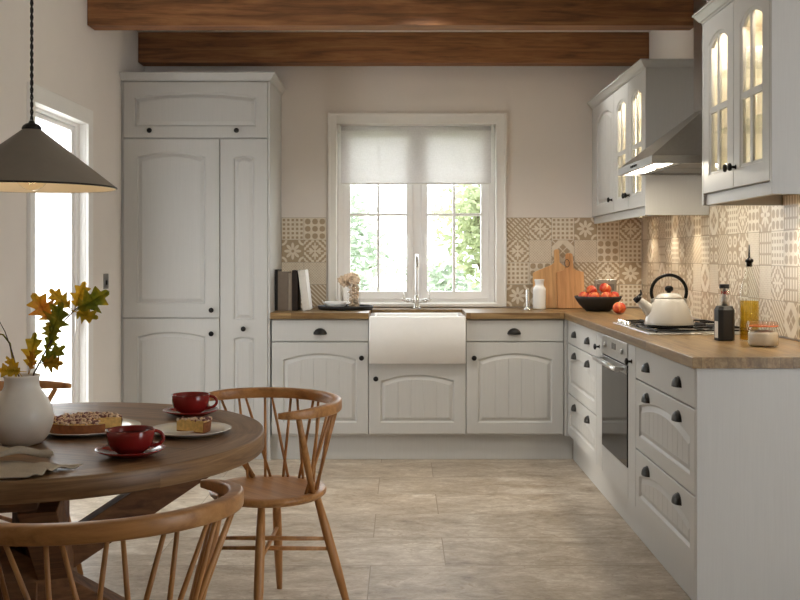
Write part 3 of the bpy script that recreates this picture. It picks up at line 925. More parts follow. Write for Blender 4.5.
b = MB(); b.box(.004, w_ - .004, -.004, .0175, .306, .766); dr = link('door', b, M['oven_glass'], ov, bevel=.002)
b = MB(); b.box(.004, w_ - .004, -.0085, -.0042, .728, .7655); link('door_trim', b, M['steel'], dr, bevel=.001)
b = MB(); b.tube([(.02, -.046, .748), (w_ - .02, -.046, .748)], 1, 12, flat=(.022, .022)); b.box(.05, .066, -.046, -.0086, .740, .756); b.box(w_ - .066, w_ - .05, -.046, -.0086, .740, .756)
link('handle', b, M['steel'], dr)
# end panel
m = MB(); m.box(XF, XR - .012, 3.5270, 3.5485, .001, .8745)
single('end_panel', m, M['cab'], 'plain pale end panel closing the near end of the right run', 'end panel', bevel=.001, seg=1)

# --- worktops
m = MB(); zt, zb = .9140, .8752
yf = 6.265
m.prism([(-.811, yf), (-.2048, yf), (-.2048, 6.680), (.3938, 6.680), (.3938, yf), (.9985, yf), (.9985, YB - .001), (-.811, YB - .001)], zb, zt)
single('worktop', m, M['top_x'], 'oak butcher-block worktop along the back wall, cut out for the sink', 'worktop', bevel=.002)
m = MB(); m.box(1.0, XR - .001, 3.511, YB - .001, zb, zt)
single('worktop', m, M['top_y'], 'oak butcher-block worktop of the right run, carrying the hob', 'worktop', bevel=.002)

# --- sink
s = MB(); sx0, sx1, sy0, sy1, sz0, sz1 = -.2035, .3925, 6.248, 6.678, .6035, .8930
def rrect(x0, x1, y0, y1, r, z, n=6):
    out = []
    for cx, cy, a in ((x1 - r, y1 - r, 0), (x0 + r, y1 - r, 90), (x0 + r, y0 + r, 180), (x1 - r, y0 + r, 270)):
        for k in range(n + 1):
            t = math.radians(a + 90 * k / n); out.append((cx + r * math.cos(t), cy + r * math.sin(t), z))
    return out
L = [rrect(sx0, sx1, sy0, sy1, .012, sz0), rrect(sx0, sx1, sy0, sy1, .014, sz1 - .008), rrect(sx0 + .003, sx1 - .003, sy0 + .003, sy1 - .003, .014, sz1 - .002), rrect(sx0 + .008, sx1 - .008, sy0 + .008, sy1 - .008, .014, sz1)]
q = .026
L += [rrect(sx0 + q, sx1 - q, sy0 + q, sy1 - q, .022, sz1), rrect(sx0 + q + .004, sx1 - q - .004, sy0 + q + .004, sy1 - q - .004, .022, sz1 - .006), rrect(sx0 + q + .008, sx1 - q - .008, sy0 + q + .008, sy1 - q - .008, .03, sz0 + .05), rrect(sx0 + .06, sx1 - .06, sy0 + .06, sy1 - .06, .03, sz0 + .034)]
s.loft(L, True)
sk = single('belfast_sink', s, M['ceramic'], 'white ceramic apron-front sink under the window', 'sink')
m = MB(); m.lathe([(.045, 0), (.045, .002), (.03, .003), (.028, .0015), (0, .0012)], ((sx0 + sx1) / 2, 6.50, sz0 + .0345), 24); link('drain', m, M['chrome'], sk)

# --- wall cupboards
XU = 1.281
def wall_box(t, w_, h=.772, zb=.0, glazed=True, endnear=False):
    b = MB(); d0, d1 = .0205, XR - XU - .010; th = .018; e = .0006
    z0, z1 = .045, h
    b.box(e, th, d0, d1, z0, z1); b.box(w_ - th, w_ - e, d0, d1, z0, z1)
    b.box(th, w_ - th, d0, d1, z0, z0 + th); b.box(th, w_ - th, d0, d1, z1 - th, z1); b.box(th, w_ - th, d1 - .008, d1, z0 + th, z1 - th)
    link('body', b, M['carcass'] if glazed else M['cab'], t, fix=False)
def side_wall_unit(label, ya, yb, name='wall_cabinet'):
    return thing(name, label, 'wall cupboard', (XU, ya, 1.480), -PI / 2), ya - yb
def glazed_pair(label, ya, yb):
    t, w_ = side_wall_unit(label, ya, yb)
    wall_box(t, w_)
    for k in range(2):
        b = MB(); b.box(.019, w_ - .019, .04, XR - XU - .020, .30 + k * .235, .308 + k * .235); sh = link('glass_shelf', b, M['shelf_glass'], t)
    b = MB(); b.box(w_ / 2 - .009, w_ / 2 + .009, .0205, .0385, .064, .753); link('centre_stile', b, M['carcass'], t)
    h = w_ / 2; g = .0015
    for k in range(2):
        fr, pane = glazed_door(k * h + g, (k + 1) * h - g, .045 + g, .772 - g)
        o = link('door', fr, M['cab'], t)
        link('pane', pane, M['thin_glass'], o)
        add_knob(o, h - .028 if k == 0 else h + .028, .125)
    b = MB()
    b.box(.06, w_ - .06, .06, .10, .745, .7535); b.box(w_ / 2 - .006, w_ / 2 + .006, .0390, .0440, .075, .735); link('cabinet_light', b, M['strip'], t, fix=False)
    return t, w_


t, w_ = side_wall_unit('cream wall cupboard with a solid door, in the room corner', 6.876, 6.169)
wall_box(t, w_ - .0008, glazed=False)
make_door('door', t, .107, w_ - .001, .045, .772, (w_ - .05, .125), .045, .072)
b = MB(); b.box(.001, .106, .001, .019, .045, .772); link('filler', b, M['cab'], t)
GA, _ = glazed_pair('glazed cream wall cupboard left of the hood', 6.168, 5.386)
GB, _ = glazed_pair('glazed cream wall cupboard at the near end, right of the hood', 4.334, 3.553)
for root, xs_ in ((GA, (.7825, .8005)), (GB, (-.019, -.0005)), (GB, (.7815, .7995))):
    m = MB(); m.box(xs_[0], xs_[1], 0, XR - XU - .0085, -.002, .772)
    link('end_panel', m, M['cab'], root, bevel=.001, seg=1)
# pelmets under the wall cupboards
for ya, yb, lab in ((6.868, 5.3865, 'cream light rail below the wall cupboards left of the hood'), (4.3335, 3.5530, 'cream light rail below the near glazed wall cupboard')):
    m = MB(); m.box(XU + .012, XU + .030, yb, ya, 1.478, 1.5245)
    single('light_rail', m, M['cab'], lab, 'light rail', bevel=.002)
K = .85
moulding('cornice', 'cream cornice on the far wall cupboards left of the hood', 'cornice', [(XU, YB - .003), (XU, 5.3675), (XR - .003, 5.3675)], corn(2.2525, K), 'cab', kind='thing')
moulding('cornice', 'cream cornice on the near glazed wall cupboard', 'cornice', [(XR - .003, 4.3535), (XU, 4.3535), (XU, 3.5340), (XR - .003, 3.5340)], corn(2.2525, K), 'cab', kind='thing')

# --- cooker hood
hd = thing('cooker_hood', 'stainless steel chimney cooker hood above the hob', 'cooker hood', (XR - .012, 4.84, 1.656))
L0 = hd.location
hx, hy0, hy1, xw = 1.10, 4.49, 5.19, XR - .012
cx, cy0, cy1, zc, zr = 1.415, 4.73, 4.95, 1.955, 1.706
m = MB()
base = [(hx, hy0, zr), (xw, hy0, zr), (xw, hy1, zr), (hx, hy1, zr)]; top = [(cx, cy0, zc), (xw, cy0, zc), (xw, cy1, zc), (cx, cy1, zc)]
m.loft([base, top], False); link('canopy', m, M['hood'], hd, L0, bevel=.001, seg=1)
m = MB(); m.box(hx, hx + .02, hy0, hy1, 1.672, zr - .0005); m.box(hx + .02, xw, hy0, hy0 + .02, 1.672, zr - .0005); m.box(hx + .02, xw, hy1 - .02, hy1, 1.672, zr - .0005); m.box(xw - .02, xw, hy0 + .02, hy1 - .02, 1.672, zr - .0005)
m.box(hx + .02, hx + .16, hy0 + .02, hy1 - .02, 1.682, 1.690)
rim = link('rim', m, M['hood'], hd, L0, fix=False)
for k in range(2):
    a = hy0 + .03 + k * .325
    m = MB(); m.box(hx + .165, xw - .03, a, a + .315, 1.680, 1.692); link('filter', m, M['steel_dark'], hd, L0)
    m = MB(); m.box(hx + .030, hx + .115, a + .05, a + .275, 1.678, 1.6815); link('light', m, M['hood_light'], hd, L0) if 'hood_light' in M else None
for k in range(4):
    m = MB(); m.lathe([(.006, 0), (.006, .003), (0, .0042)], n=12, M=Matrix.Translation((hx - .0002, 4.79 + k * .034, 1.689)) @ Matrix.Rotation(-PI / 2, 4, 'Y')); link('button', m, M['black'], rim, L0)
m = MB(); m.box(cx, xw, cy0, cy1, zc + .0005, ZC - .002); link('chimney', m, M['hood'], hd, L0, bevel=.001, seg=1)
# ------------------------------------------------------------------ things on the worktops
ZT = .9142
def T_(x, y, z): return Matrix.Translation((x, y, z))
# hob
hb = thing('gas_hob', 'stainless gas hob with black pan supports under the kettle', 'hob', (1.335, 4.885, ZT)); L0 = hb.location
m = MB(); m.box(1.090, 1.590, 4.500, 5.270, ZT, ZT + .008); link('plate', m, M['steel'], hb, L0, bevel=.003)
BURN = [(1.225, 4.70, .045), (1.455, 4.70, .036), (1.225, 5.07, .036), (1.455, 5.07, .045)]
for bx, by, br_ in BURN:
    m = MB(); m.lathe([(br_ * 1.3, 0), (br_ * 1.3, .002), (br_, .003), (br_, .006), (br_ * .8, .007)], (bx, by, ZT + .0081), 24); bo = link('burner', m, M['steel_dark'], hb, L0)
    m = MB(); m.lathe([(br_ * .82, 0), (br_ * .85, .001), (br_ * .7, .0018), (0, .002)], (bx, by, ZT + .0152), 24); link('burner_cap', m, M['iron'], bo, L0)
for gx0, gx1, gy0, gy1 in ((1.125, 1.565, 4.525, 4.875), (1.125, 1.565, 4.895, 5.245)):
    m = MB(); z0, z1 = ZT + .0145, ZT + .0215; q = .009
    m.box(gx0, gx1, gy0, gy0 + q, z0, z1); m.box(gx0, gx1, gy1 - q, gy1, z0, z1); m.box(gx0, gx0 + q, gy0 + q, gy1 - q, z0, z1); m.box(gx1 - q, gx1, gy0 + q, gy1 - q, z0, z1)
    my = (gy0 + gy1) / 2; mx = (gx0 + gx1) / 2
    m.box(mx - q / 2, mx + q / 2, gy0 + q, gy1 - q, z0, z1)
    for bx in (1.225, 1.455):
        for a in range(4):
            dx, dy = [(1, 0), (-1, 0), (0, 1), (0, -1)][a]
            e = {(1, 0): (mx if bx < mx else gx1) - bx, (-1, 0): bx - (gx0 if bx < mx else mx), (0, 1): gy1 - my, (0, -1): my - gy0}[(dx, dy)]
            s0, s1 = .025, e - .004
            xa, xb = sorted((bx + dx * s0, bx + dx * s1)); ya, yb = sorted((my + dy * s0, my + dy * s1))
            if dx: m.box(xa, xb, my - q / 2, my + q / 2, z0, z1 + .003)
            else: m.box(bx - q / 2, bx + q / 2, ya, yb, z0, z1 + .003)
    for fx in (gx0, gx1 - q):
        for fy in (gy0, gy1 - q): m.box(fx, fx + q, fy, fy + q, ZT + .0082, z0)
    link('pan_support', m, M['iron'], hb, L0, fix=False)
for k in range(4):
    m = MB(); m.lathe([(.017, 0), (.017, .004), (.014, .006), (.013, .02), (0, .021)], (1.106, 4.99 + k * .058, ZT + .0081), 18); link('control_knob', m, M['chrome'], hb, L0)

# kettle
kx, ky, kz = 1.230, 4.70, ZT + .0252
kt = thing('whistling_kettle', 'cream enamel whistling kettle with a black arched handle on the hob', 'kettle', (kx, ky, kz))
m = MB()
m.lathe([(.098, 0), (.107, .003), (.110, .010), (.109, .020), (.1045, .042), (.097, .066), (.088, .089), (.0765, .110), (.066, .123), (.0615, .127), (.0595, .1265), (.0590, .122)], n=48)
link('body', m, M['kettle'], kt)
m = MB(); m.lathe([(.090, -.0005), (.100, -.0003), (.109, .003), (.1105, .0095), (.1095, .0098), (.09, .002)], n=48, cap=False); link('base_ring', m, M['black'], kt)
m = MB(); m.lathe([(.0590, .1268), (.0615, .1285), (.060, .133), (.053, .142), (.042, .149), (.026, .153), (.012, .1545), (0, .1548)], n=40); ld = link('lid', m, M['kettle'], kt)
m = MB(); m.lathe([(.009, .1546), (.008, .158), (.012, .160), (.0185, .166), (.0195, .174), (.016, .182), (.008, .1865), (0, .187)], n=24); link('lid_knob', m, M['black'], ld)
m = MB(); m.tube([(-.070, 0, .058), (-.092, 0, .076), (-.112, 0, .096), (-.130, 0, .114), (-.140, 0, .122)], [.034, .029, .023, .0185, .017], 20); link('spout', m, M['kettle'], kt)
m = MB(); m.tube([(-.138, 0, .119), (-.1475, 0, .128), (-.152, 0, .132)], [.0185, .0185, .013], 16)
m.tube([(-.146, 0, .127), (-.136, 0, .142), (-.128, 0, .150)], [.007, .006, .006], 10); m.tube([(-.128, 0, .150), (-.131, 0, .168)], [.004, .003], 8); m.tube([(-.152, 0, .130), (-.163, 0, .121)], [.007, .004], 10)
link('whistle', m, M['black'], kt)
m = MB()
pts = []
for k in range(29):
    a = math.radians(-22 + 224 * k / 28)
    pts.append((.081 * math.cos(a), 0, .158 + .078 * math.sin(a)))
m.tube(pts, 1, 14, flat=(.017, .014)) if False else m.tube(pts, .0078, 14)
link('handle', m, M['black'], kt)
for s_ in (-1, 1):
    m = MB(); m.tube([(s_ * .0745, 0, .131), (s_ * .0775, 0, .120), (s_ * .0775, 0, .108)], [.0055, .0085, .006], 12); link('handle_bracket', m, M['steel'], kt)

# black gin-like bottle
bt = thing('black_bottle', 'matt black square-shouldered bottle with clear neck beside the hob', 'bottle', (1.332, 4.215, ZT), .12)
def chamf(w, d, c): return [(w - c, -d), (w, -d + c), (w, d - c), (w - c, d), (-w + c, d), (-w, d - c), (-w, -d + c), (-w + c, -d)]
m = MB(); w_ = .0355
m.loft([[(x, y, 0) for x, y in chamf(w_ - .003, w_ - .003, .014)], [(x, y, .003) for x, y in chamf(w_, w_, .015)], [(x, y, .127) for x, y in chamf(w_, w_, .015)], [(x, y, .136) for x, y in chamf(w_ - .004, w_ - .004, .014)], [(x, y, .142) for x, y in chamf(.028, .028, .010)], [(x, y, .144) for x, y in chamf(.018, .018, .007)]], False)
link('body', m, M['bottle_black'], bt, bevel=.002)
m = MB(); m.lathe([(.0165, .1445), (.0165, .150), (.019, .152), (.0195, .214), (.0185, .2145), (.0175, .152), (.015, .150)], n=28, cap=False); nk = link('neck', m, M['thin_glass'], bt)
m = MB(); m.lathe([(.012, .1445), (.012, .178), (.007, .182), (.006, .213), (0, .2135)], n=20); link('pourer', m, M['steel'], bt)
m = MB(); m.lathe([(.0200, .2150), (.0205, .2165), (.0205, .231), (.019, .2325), (0, .2325)], n=28); link('cap', m, M['bottle_black'], bt)
m = MB(); m.box(-.0363, -.0357, -.019, .012, .012, .080); link('label', m, M['paper'], bt)
cu = bpy.data.curves.new('txt', 'FONT'); cu.body = 'NCT'; cu.size = .030; cu.align_x = 'CENTER'; cu.align_y = 'CENTER'; cu.extrude = .0004; cu.offset = .0008
to = bpy.data.objects.new('txt', cu); COL.objects.link(to)
me = bpy.data.meshes.new_from_object(to.evaluated_get(bpy.context.evaluated_depsgraph_get())); bpy.data.objects.remove(to)
for v in me.vertices:
    x, y, z = v.co; a = x * .72 / .0200; r = .0200 + z
    v.co = (r * math.sin(a), -r * math.cos(a), .197 + y * .62)
me.materials.append(M['label_red']); lo = bpy.data.objects.new('lettering', me); COL.objects.link(lo); lo.parent = nk; lo['label'] = 'dark red lettering'

# olive oil bottle
ob = thing('oil_bottle', 'tall clear glass bottle half full of golden oil with a pourer', 'bottle', (1.430, 4.20, ZT))
m = MB(); OUT = [(.030, 0), (.037, .003), (.0385, .010), (.0385, .175), (.0372, .200), (.0310, .232), (.0220, .260), (.0150, .285), (.0130, .310), (.0145, .312), (.0145, .322), (.012, .3225)]
m.lathe(OUT, n=36); link('glass', m, M['bottle_glass'], ob)
m = MB(); m.lathe([(.029, .004), (.0355, .007), (.0368, .012), (.0368, .1640), (0, .1640)], n=36); link('oil', m, M['oil'], ob)
m = MB(); m.lathe([(.011, .305), (.0115, .3225), (.0165, .324), (.0165, .334), (.009, .338), (.0045, .344), (.0028, .395), (0, .396)], n=20); link('pourer', m, M['black'], ob)

# clip-top jar
jr = thing('storage_jar', 'squat clip-top glass jar of pale flour with orange rubber seal', 'jar', (1.397, 3.945, ZT))
m = MB(); m.lathe([(.046, 0), (.054, .003), (.057, .012), (.057, .052), (.053, .066), (.048, .072), (.048, .076)], n=36, cap=True); link('glass', m, M['bottle_glass'], jr)
m = MB(); m.lathe([(.045, .003), (.053, .007), (.0545, .014), (.0545, .050), (.051, .0565), (.030, .0605), (0, .0600)], n=36); link('flour', m, M['flour'], jr)
m = MB(); m.lathe([(.0485, .0762), (.0545, .0768), (.0545, .0805), (.0485, .081)], n=36); link('rubber_seal', m, M['rubber'], jr)
m = MB(); m.lathe([(.0530, .0812), (.0540, .083), (.0540, .094), (.050, .0965), (.03, .098), (0, .0982)], n=36); link('lid', m, M['jar_lid'], jr)
m = MB(); m.tube([(.056, -.012, .058), (.0585, -.012, .085), (.0585, .012, .085), (.056, .012, .058)], .0016, 8); m.tube([(-.056, -.014, .062), (-.0600, -.010, .080), (-.0575, 0, .098), (-.0600, .010, .080), (-.056, .014, .062)], .0016, 8)
link('wire_clip', m, M['chrome'], jr)

# fruit bowl and apples
bx, by = 1.243, 6.465
m = MB(); m.lathe([(.070, 0), (.076, .002), (.096, .018), (.122, .045), (.141, .074), (.150, .094), (.1475, .0955), (.144, .094), (.134, .072), (.114, .045), (.090, .020), (.06, .011), (0, .010)], (0, 0, 0), 56)
single('fruit_bowl', m, M['bowl'], 'wide matt black bowl heaped with red apples in the corner', 'bowl', loc=(bx, by, ZT))
def apple_mesh(name):
    mb = MB(); mb.ball((0, 0, 0), 1, 24, 16, fn=lambda d: 1 - .20 * math.exp(-((1 - d[2]) / .09)) - .12 * math.exp(-((1 + d[2]) / .06)) + .03 * d[2])
    return mb
def apple(label, x, y, z, r, rot, group=None):
    t = thing('apple', label, 'apple', (x, y, z), 0, 'apples'); t.rotation_euler = rot
    mb = apple_mesh('a'); mb.v = [(a * r, b * r, c * r * .93) for a, b, c in mb.v]
    link('flesh', mb, M['apple'], t)
    s = MB(); s.tube([(0, 0, r * .70), (r * .05, 0, r * .9), (r * .16, 0, r * 1.06)], r * .035, 6); link('stalk', s, M['twig'], t)
    return t
R_ = .0365
low = [(-.094, -.028, .090), (-.045, -.086, .090), (.032, -.090, .090), (.092, -.036, .090), (.074, .062, .090), (-.005, .096, .090), (-.080, .054, .090), (0, -.004, .056)]
labs = ['red apple at the left rim of the black bowl', 'yellow-red apple at the front left in the black bowl', 'orange-red apple at the front middle in the black bowl', 'red apple at the right rim of the black bowl',
        'apple at the back right in the black bowl', 'apple at the very back in the black bowl', 'apple at the back left in the black bowl', 'apple buried in the middle of the black bowl']
for (ax, ay, az), lb in zip(low, labs): apple(lb, bx + ax, by + ay, ZT + az, R_, (random.uniform(-.7, .7), random.uniform(-.7, .7), random.uniform(0, 6)))
apple('topmost red apple on the heap in the black bowl', bx + .042, by - .018, ZT + .142, .038, (.5, .3, 1))
apple('red apple on top left of the heap in the black bowl', bx - .040, by + .005, ZT + .128, .036, (.9, -.4, 2))
apple('loose red apple on the worktop beside the black bowl', 1.307, 6.135, ZT + .0355, .0395, (-.35, .1, 0))

# chopping boards leaning on the tiles
def board(label, x, ytop, w, h, hw, hh, hoff, slope, th, mat, lean, hole=None, loop=False):
    """outline in local x,z, thick in y; leaning back"""
    pts = [(-w / 2, .006), (-w / 2 + .006, 0), (w / 2 - .006, 0), (w / 2, .006)]
    zb = h - hh
    pts += [(w / 2, zb - slope - .008), (w / 2 - .01, zb - slope)]
    pts += [(hoff + hw / 2 + .02, zb - .002), (hoff + hw / 2, zb + .016), (hoff + hw / 2 - .001, h - .010)]
    for k in range(7):
        a = PI * k / 6; pts.append((hoff + (hw / 2 - .001) * math.cos(a), h - .010 + .010 * math.sin(a)))
    pts += [(hoff - hw / 2 + .001, h - .010), (hoff - hw / 2, zb + .016), (hoff - hw / 2 - .02, zb - .002), (-w / 2 + .01, zb - slope), (-w / 2, zb - slope - .008)]
    t = thing('chopping_board', label, 'chopping board', (x, ytop, ZT)); t.rotation_euler = (-lean, 0, 0)
    m = MB(); m.prism(pts, -th, 0, 'y'); link('board', m, mat, t, bevel=.002)
    return t
b1 = board('larger pale oak paddle board leaning on the tiles, behind the other', 1.012, 6.790, .275, .398, .036, .105, .026, .050, .018, M['board'], .18)
b1.location.y = 6.792
b2 = board('narrower brown paddle board with a dark hanging loop, leaning in front', 1.118, 6.745, .180, .372, .050, .115, -.004, .010, .018, M['board_dark'], .20)
m = MB()
m.tube([(-.020 + .016 * math.cos(a), -.0215 + .002 * math.sin(a * 2), .325 - .022 + .026 * math.sin(a)) for a in [2 * PI * k / 24 for k in range(25)]], .0022, 8); link('hanging_loop', m, M['leather'], b2)

# white flask and chrome stand
m = MB(); m.lathe([(.036, 0), (.041, .003), (.0425, .010), (.0425, .128), (.040, .140), (.030, .152), (.0275, .160), (.029, .176), (.0325, .190), (.0335, .196), (.031, .1965), (.026, .176), (.025, .16)], n=32, cap=True)
single('ceramic_bottle', m, M['ceramic'], 'white ceramic milk bottle right of the window', 'bottle', loc=(.898, 6.67, ZT))
m = MB(); m.lathe([(.027, 0), (.0275, .004), (.022, .008), (.013, .012), (.0115, .02), (.0115, .125), (.0095, .132), (0, .133)], n=24)
single('soap_dispenser', m, M['chrome'], 'slim upright chrome dispenser beside the white ceramic bottle', 'dispenser', loc=(.815, 6.62, ZT))

# double socket on the tiles
so = thing('wall_socket', 'steel double socket on the tiles behind the fruit bowl', 'socket', (1.370, YB - .0072, 1.062))
m = MB(); m.box(-.073, .073, -.008, 0, -.043, .043); link('plate', m, M['steel'], so, bevel=.003)
for s_ in (-1, 1):
    m = MB(); m.box(s_ * .036 - .022, s_ * .036 + .022, -.0095, -.0081, -.032, .012); link('outlet', m, M['steel_plate'], so, bevel=.001)
    m = MB(); m.box(s_ * .036 - .008, s_ * .036 + .008, -.0115, -.0081, .018, .034); link('switch', m, M['steel'], so, bevel=.001)
sw = thing('light_switch', 'small steel switch plate on the left wall beside the larder', 'switch', (XL + .0002, 5.968, 1.115))
m = MB(); m.box(0, .006, -.043, .043, -.044, .044); link('plate', m, M['steel_plate'], sw, bevel=.002)
m = MB(); m.box(.0062, .012, -.012, .012, -.020, .006); link('toggle', m, M['black'], sw, bevel=.002)

# bridge tap
tp = thing('kitchen_tap', 'chrome swan-neck mixer tap with two levers behind the sink', 'tap', (.097, 6.745, ZT))
m = MB(); m.lathe([(.026, 0), (.026, .006), (.020, .010), (.017, .014), (.0165, .075), (.013, .085), (.0115, .09)], n=24); link('body', m, M['chrome'], tp)
m = MB(); pts = [(0, 0, .088)] + [(0, 0, .10 + .03 * k) for k in range(7)]
for k in range(1, 15):
    a = PI * k / 14 * 1.06; pts.append((0, -.075 + .075 * math.cos(a), .28 + .075 * math.sin(a)))
m.tube(pts, .0105, 16); link('spout', m, M['chrome'], tp)
for s_ in (-1, 1):
    m = MB(); m.tube([(s_ * .012, 0, .050), (s_ * .035, 0, .052), (s_ * .050, 0, .055)], [.012, .010, .013], 16); m.tube([(s_ * .050, 0, .055), (s_ * .068, 0, .055)], .0135, 16); v_ = link('valve', m, M['chrome'], tp)
    m = MB(); m.tube([(s_ * .066, 0, .055), (s_ * .085, -.01, .057), (s_ * .098, -.012, .066)], [.007, .006, .005], 12); m.tube([(s_ * .082, -.006, .055), (s_ * .085, -.008, .125)], [.004, .003], 10)
    link('lever', m, M['chrome'], v_)

# books
def book(label, x0, x1, h, dpt, mat, y=6.505, lean=0, pages=True):
    t = thing('book', label, 'book', ((x0 + x1) / 2, y, ZT), 0, 'cook books by the larder'); t.rotation_euler = (0, lean, 0)
    w = x1 - x0
    m = MB(); m.box(-w / 2, w / 2, 0, .003, 0, h); m.box(-w / 2, -w / 2 + .0025, .003, dpt, 0, h); m.box(w / 2 - .0025, w / 2, .003, dpt, 0, h)
    link('cover', m, mat, t, fix=False, bevel=.001, seg=1)
    m = MB(); m.box(-w / 2 + .0026, w / 2 - .0026, .0032, dpt - .004, .004, h - .004); link('pages', m, M['paper'], t)
    return t
book('slim black book against the larder side', -.8115, -.7925, .262, .22, M['book_black'])
book('thick taupe book second from the larder', -.7915, -.7265, .250, .21, M['book_taupe'], 6.500)
book('pale taupe book in the middle of the row', -.7255, -.7020, .238, .20, M['book_pale'], 6.505)
book('dark brown book right of the taupe ones', -.7010, -.6660, .258, .215, M['book_brown'], 6.498)
lb = book('white book leaning against the dark brown one', -.6250, -.5790, .258, .21, M['book_white'], 6.485, -.12)
lb.location = (-.609, 6.485, ZT + .0030)

# tray with dish, candle, jar of dried flowers
tx, ty = -.368, 6.665
m = MB(); m.lathe([(.165, 0), (.176, .003), (.1815, .020), (.1815, .026), (.1785, .0262), (.175, .022), (.171, .008), (0, .006)], n=56)
single('round_tray', m, M['tray'], 'round black tray on the worktop left of the sink', 'tray', loc=(tx, ty - .002, ZT))
zt_ = ZT + .0063
m = MB(); m.lathe([(.040, 0), (.044, .002), (.066, .024), (.076, .046), (.074, .0475), (.064, .026), (.040, .006), (0, .005)], n=36)
ds = single('small_dish', m, M['ceramic'], 'small white ceramic dish at the left on the black tray', 'dish', loc=(tx - .062, ty - .055, zt_))
m = MB(); m.tube([(-.066, 0, .030), (-.080, 0, .040), (-.088, 0, .058)], [.004, .004, .003], 8); link('spoon', m, M['ceramic'], ds)
cd = thing('candlestick', 'slim white candle on a small white foot at the back of the tray', 'candle', (tx - .028, ty + .065, zt_))
m = MB(); m.lathe([(.030, 0), (.030, .003), (.012, .008), (.0125, .02), (.0125, .024)], n=24); link('holder', m, M['ceramic'], cd)
m = MB(); m.lathe([(.0105, .0242), (.0105, .195), (.006, .199), (0, .1995)], n=20); link('candle', m, M['wax'], cd)
gj = thing('glass_jar', 'glass jar of pale dried flower heads on the black tray', 'jar', (tx + .056, ty - .045, zt_))
m = MB(); m.lathe([(.036, 0), (.0415, .003), (.0415, .150), (.038, .158), (.038, .172), (.0365, .172), (.0365, .158), (.040, .150), (.040, .004), (0, .004)], n=30, cap=False); link('glass', m, M['thin_glass'], gj)
rr = random.Random(4)
m = MB()
for k in range(260):
    z = .012 + .140 * rr.random(); a = rr.random() * 6.3; r = .031 * math.sqrt(rr.random()); m.ball((r * math.cos(a), r * math.sin(a), z), .0065, 8, 6)
fo = link('filling', m, M['dried'], gj); fo['kind'] = 'stuff'
fw = thing('dried_flowers', 'bunch of pale beige dried flower heads spilling over the jar', 'flowers', (tx + .056, ty - .045, zt_ + .155))
for k, (ax, ay, az, r) in enumerate(((-.080, .02, .030, .026), (-.045, -.01, .045, .027), (-.012, .01, .052, .028), (.012, -.012, .030, .027), (-.030, .03, .020, .025), (-.060, .02, .008, .022), (.006, .02, .056, .022), (-.008, -.02, .020, .022))):
    m = MB()
    for q in range(46):
        d = Vector((rr.gauss(0, 1), rr.gauss(0, 1), rr.gauss(0, 1))).normalized() * r * rr.uniform(.75, 1)
        m.ball((ax + d.x, ay + d.y, az + d.z), r * .26, 6, 5)
    m.ball((ax, ay, az), r * .8, 12, 8)
    h = link('flower_head', m, M['dried'], fw)
m = MB()
for (ax, ay, az) in ((-.080, .02, .030), (-.045, -.01, .045), (-.012, .01, .052), (.012, -.012, .030), (-.030, .03, .020)): m.tube([(0, 0, -.02), (ax * .4, ay * .4, az * .3), (ax, ay, az)], .0015, 6)
link('stems', m, M['twig'], fw)

# glassware in the glazed cupboards
def tumbler(x, y, z, label, s=1, kind='t'):
    m = MB()
    if kind == 't': m.lathe([(.026 * s, 0), (.028 * s, .002), (.034 * s, .10 * s), (.0325 * s, .10 * s), (.0265 * s, .006), (0, .006)], n=24)
    else: m.lathe([(.030 * s, 0), (.030 * s, .002), (.005 * s, .006), (.0045 * s, .07 * s), (.02 * s, .085 * s), (.034 * s, .12 * s), (.030 * s, .165 * s), (.029 * s, .165 * s), (.032 * s, .12 * s), (.018 * s, .088 * s), (0, .082 * s)], n=24)
    o = single('drinking_glass', m, M['thin_glass'], label, 'glass', 'glassware in the glazed cupboards', loc=(x, y, z))
    return o
shelf0, shelf1, shelf2 = 1.480 + .0635, 1.480 + .3085, 1.480 + .5435
for i, (yy, lab) in enumerate(((4.20, 'farthest'), (4.07, 'second'), (3.80, 'third'), (3.67, 'nearest'))):
    for sh, sn, kd in ((shelf0, 'bottom', 't'), (shelf1, 'middle', 'w')):
        tumbler(1.42, yy, sh, '%s %s on the %s shelf of the near glazed cupboard' % (lab, 'tumbler' if kd == 't' else 'stemmed glass', sn), 1, kd)
for k, (yy, lab) in enumerate(((4.10, 'stacked white plates on the top shelf of the near glazed cupboard'), )):
    for q in range(5):
        m = MB(); m.lathe([(.05, 0), (.055, .001), (.098, .010), (.10, .012), (.097, .0125), (.05, .004), (0, .004)], n=36)
        single('dinner_plate', m, M['plate'], ['lowest plate of the stack', 'second lowest plate of the stack', 'middle plate of the stack', 'second highest plate of the stack', 'topmost plate of the stack'][q] + ' on the top shelf of the near glazed cupboard', 'plate', 'plates in the near glazed cupboard', loc=(1.44, yy, shelf2 + q * .0132))
m = MB(); m.lathe([(.035, 0), (.04, .002), (.075, .05), (.082, .085), (.080, .0855), (.072, .05), (.036, .006), (0, .006)], n=36)
single('mixing_bowl', m, M['plate'], 'white bowl on the top shelf of the near glazed cupboard', 'bowl', loc=(1.43, 3.74, shelf2))
for i, (yy, lab) in enumerate(((6.0, 'farthest'), (5.86, 'second'), (5.66, 'third'), (5.52, 'nearest'))):
    tumbler(1.43, yy, shelf1, '%s tumbler on the middle shelf of the far glazed cupboard' % lab)
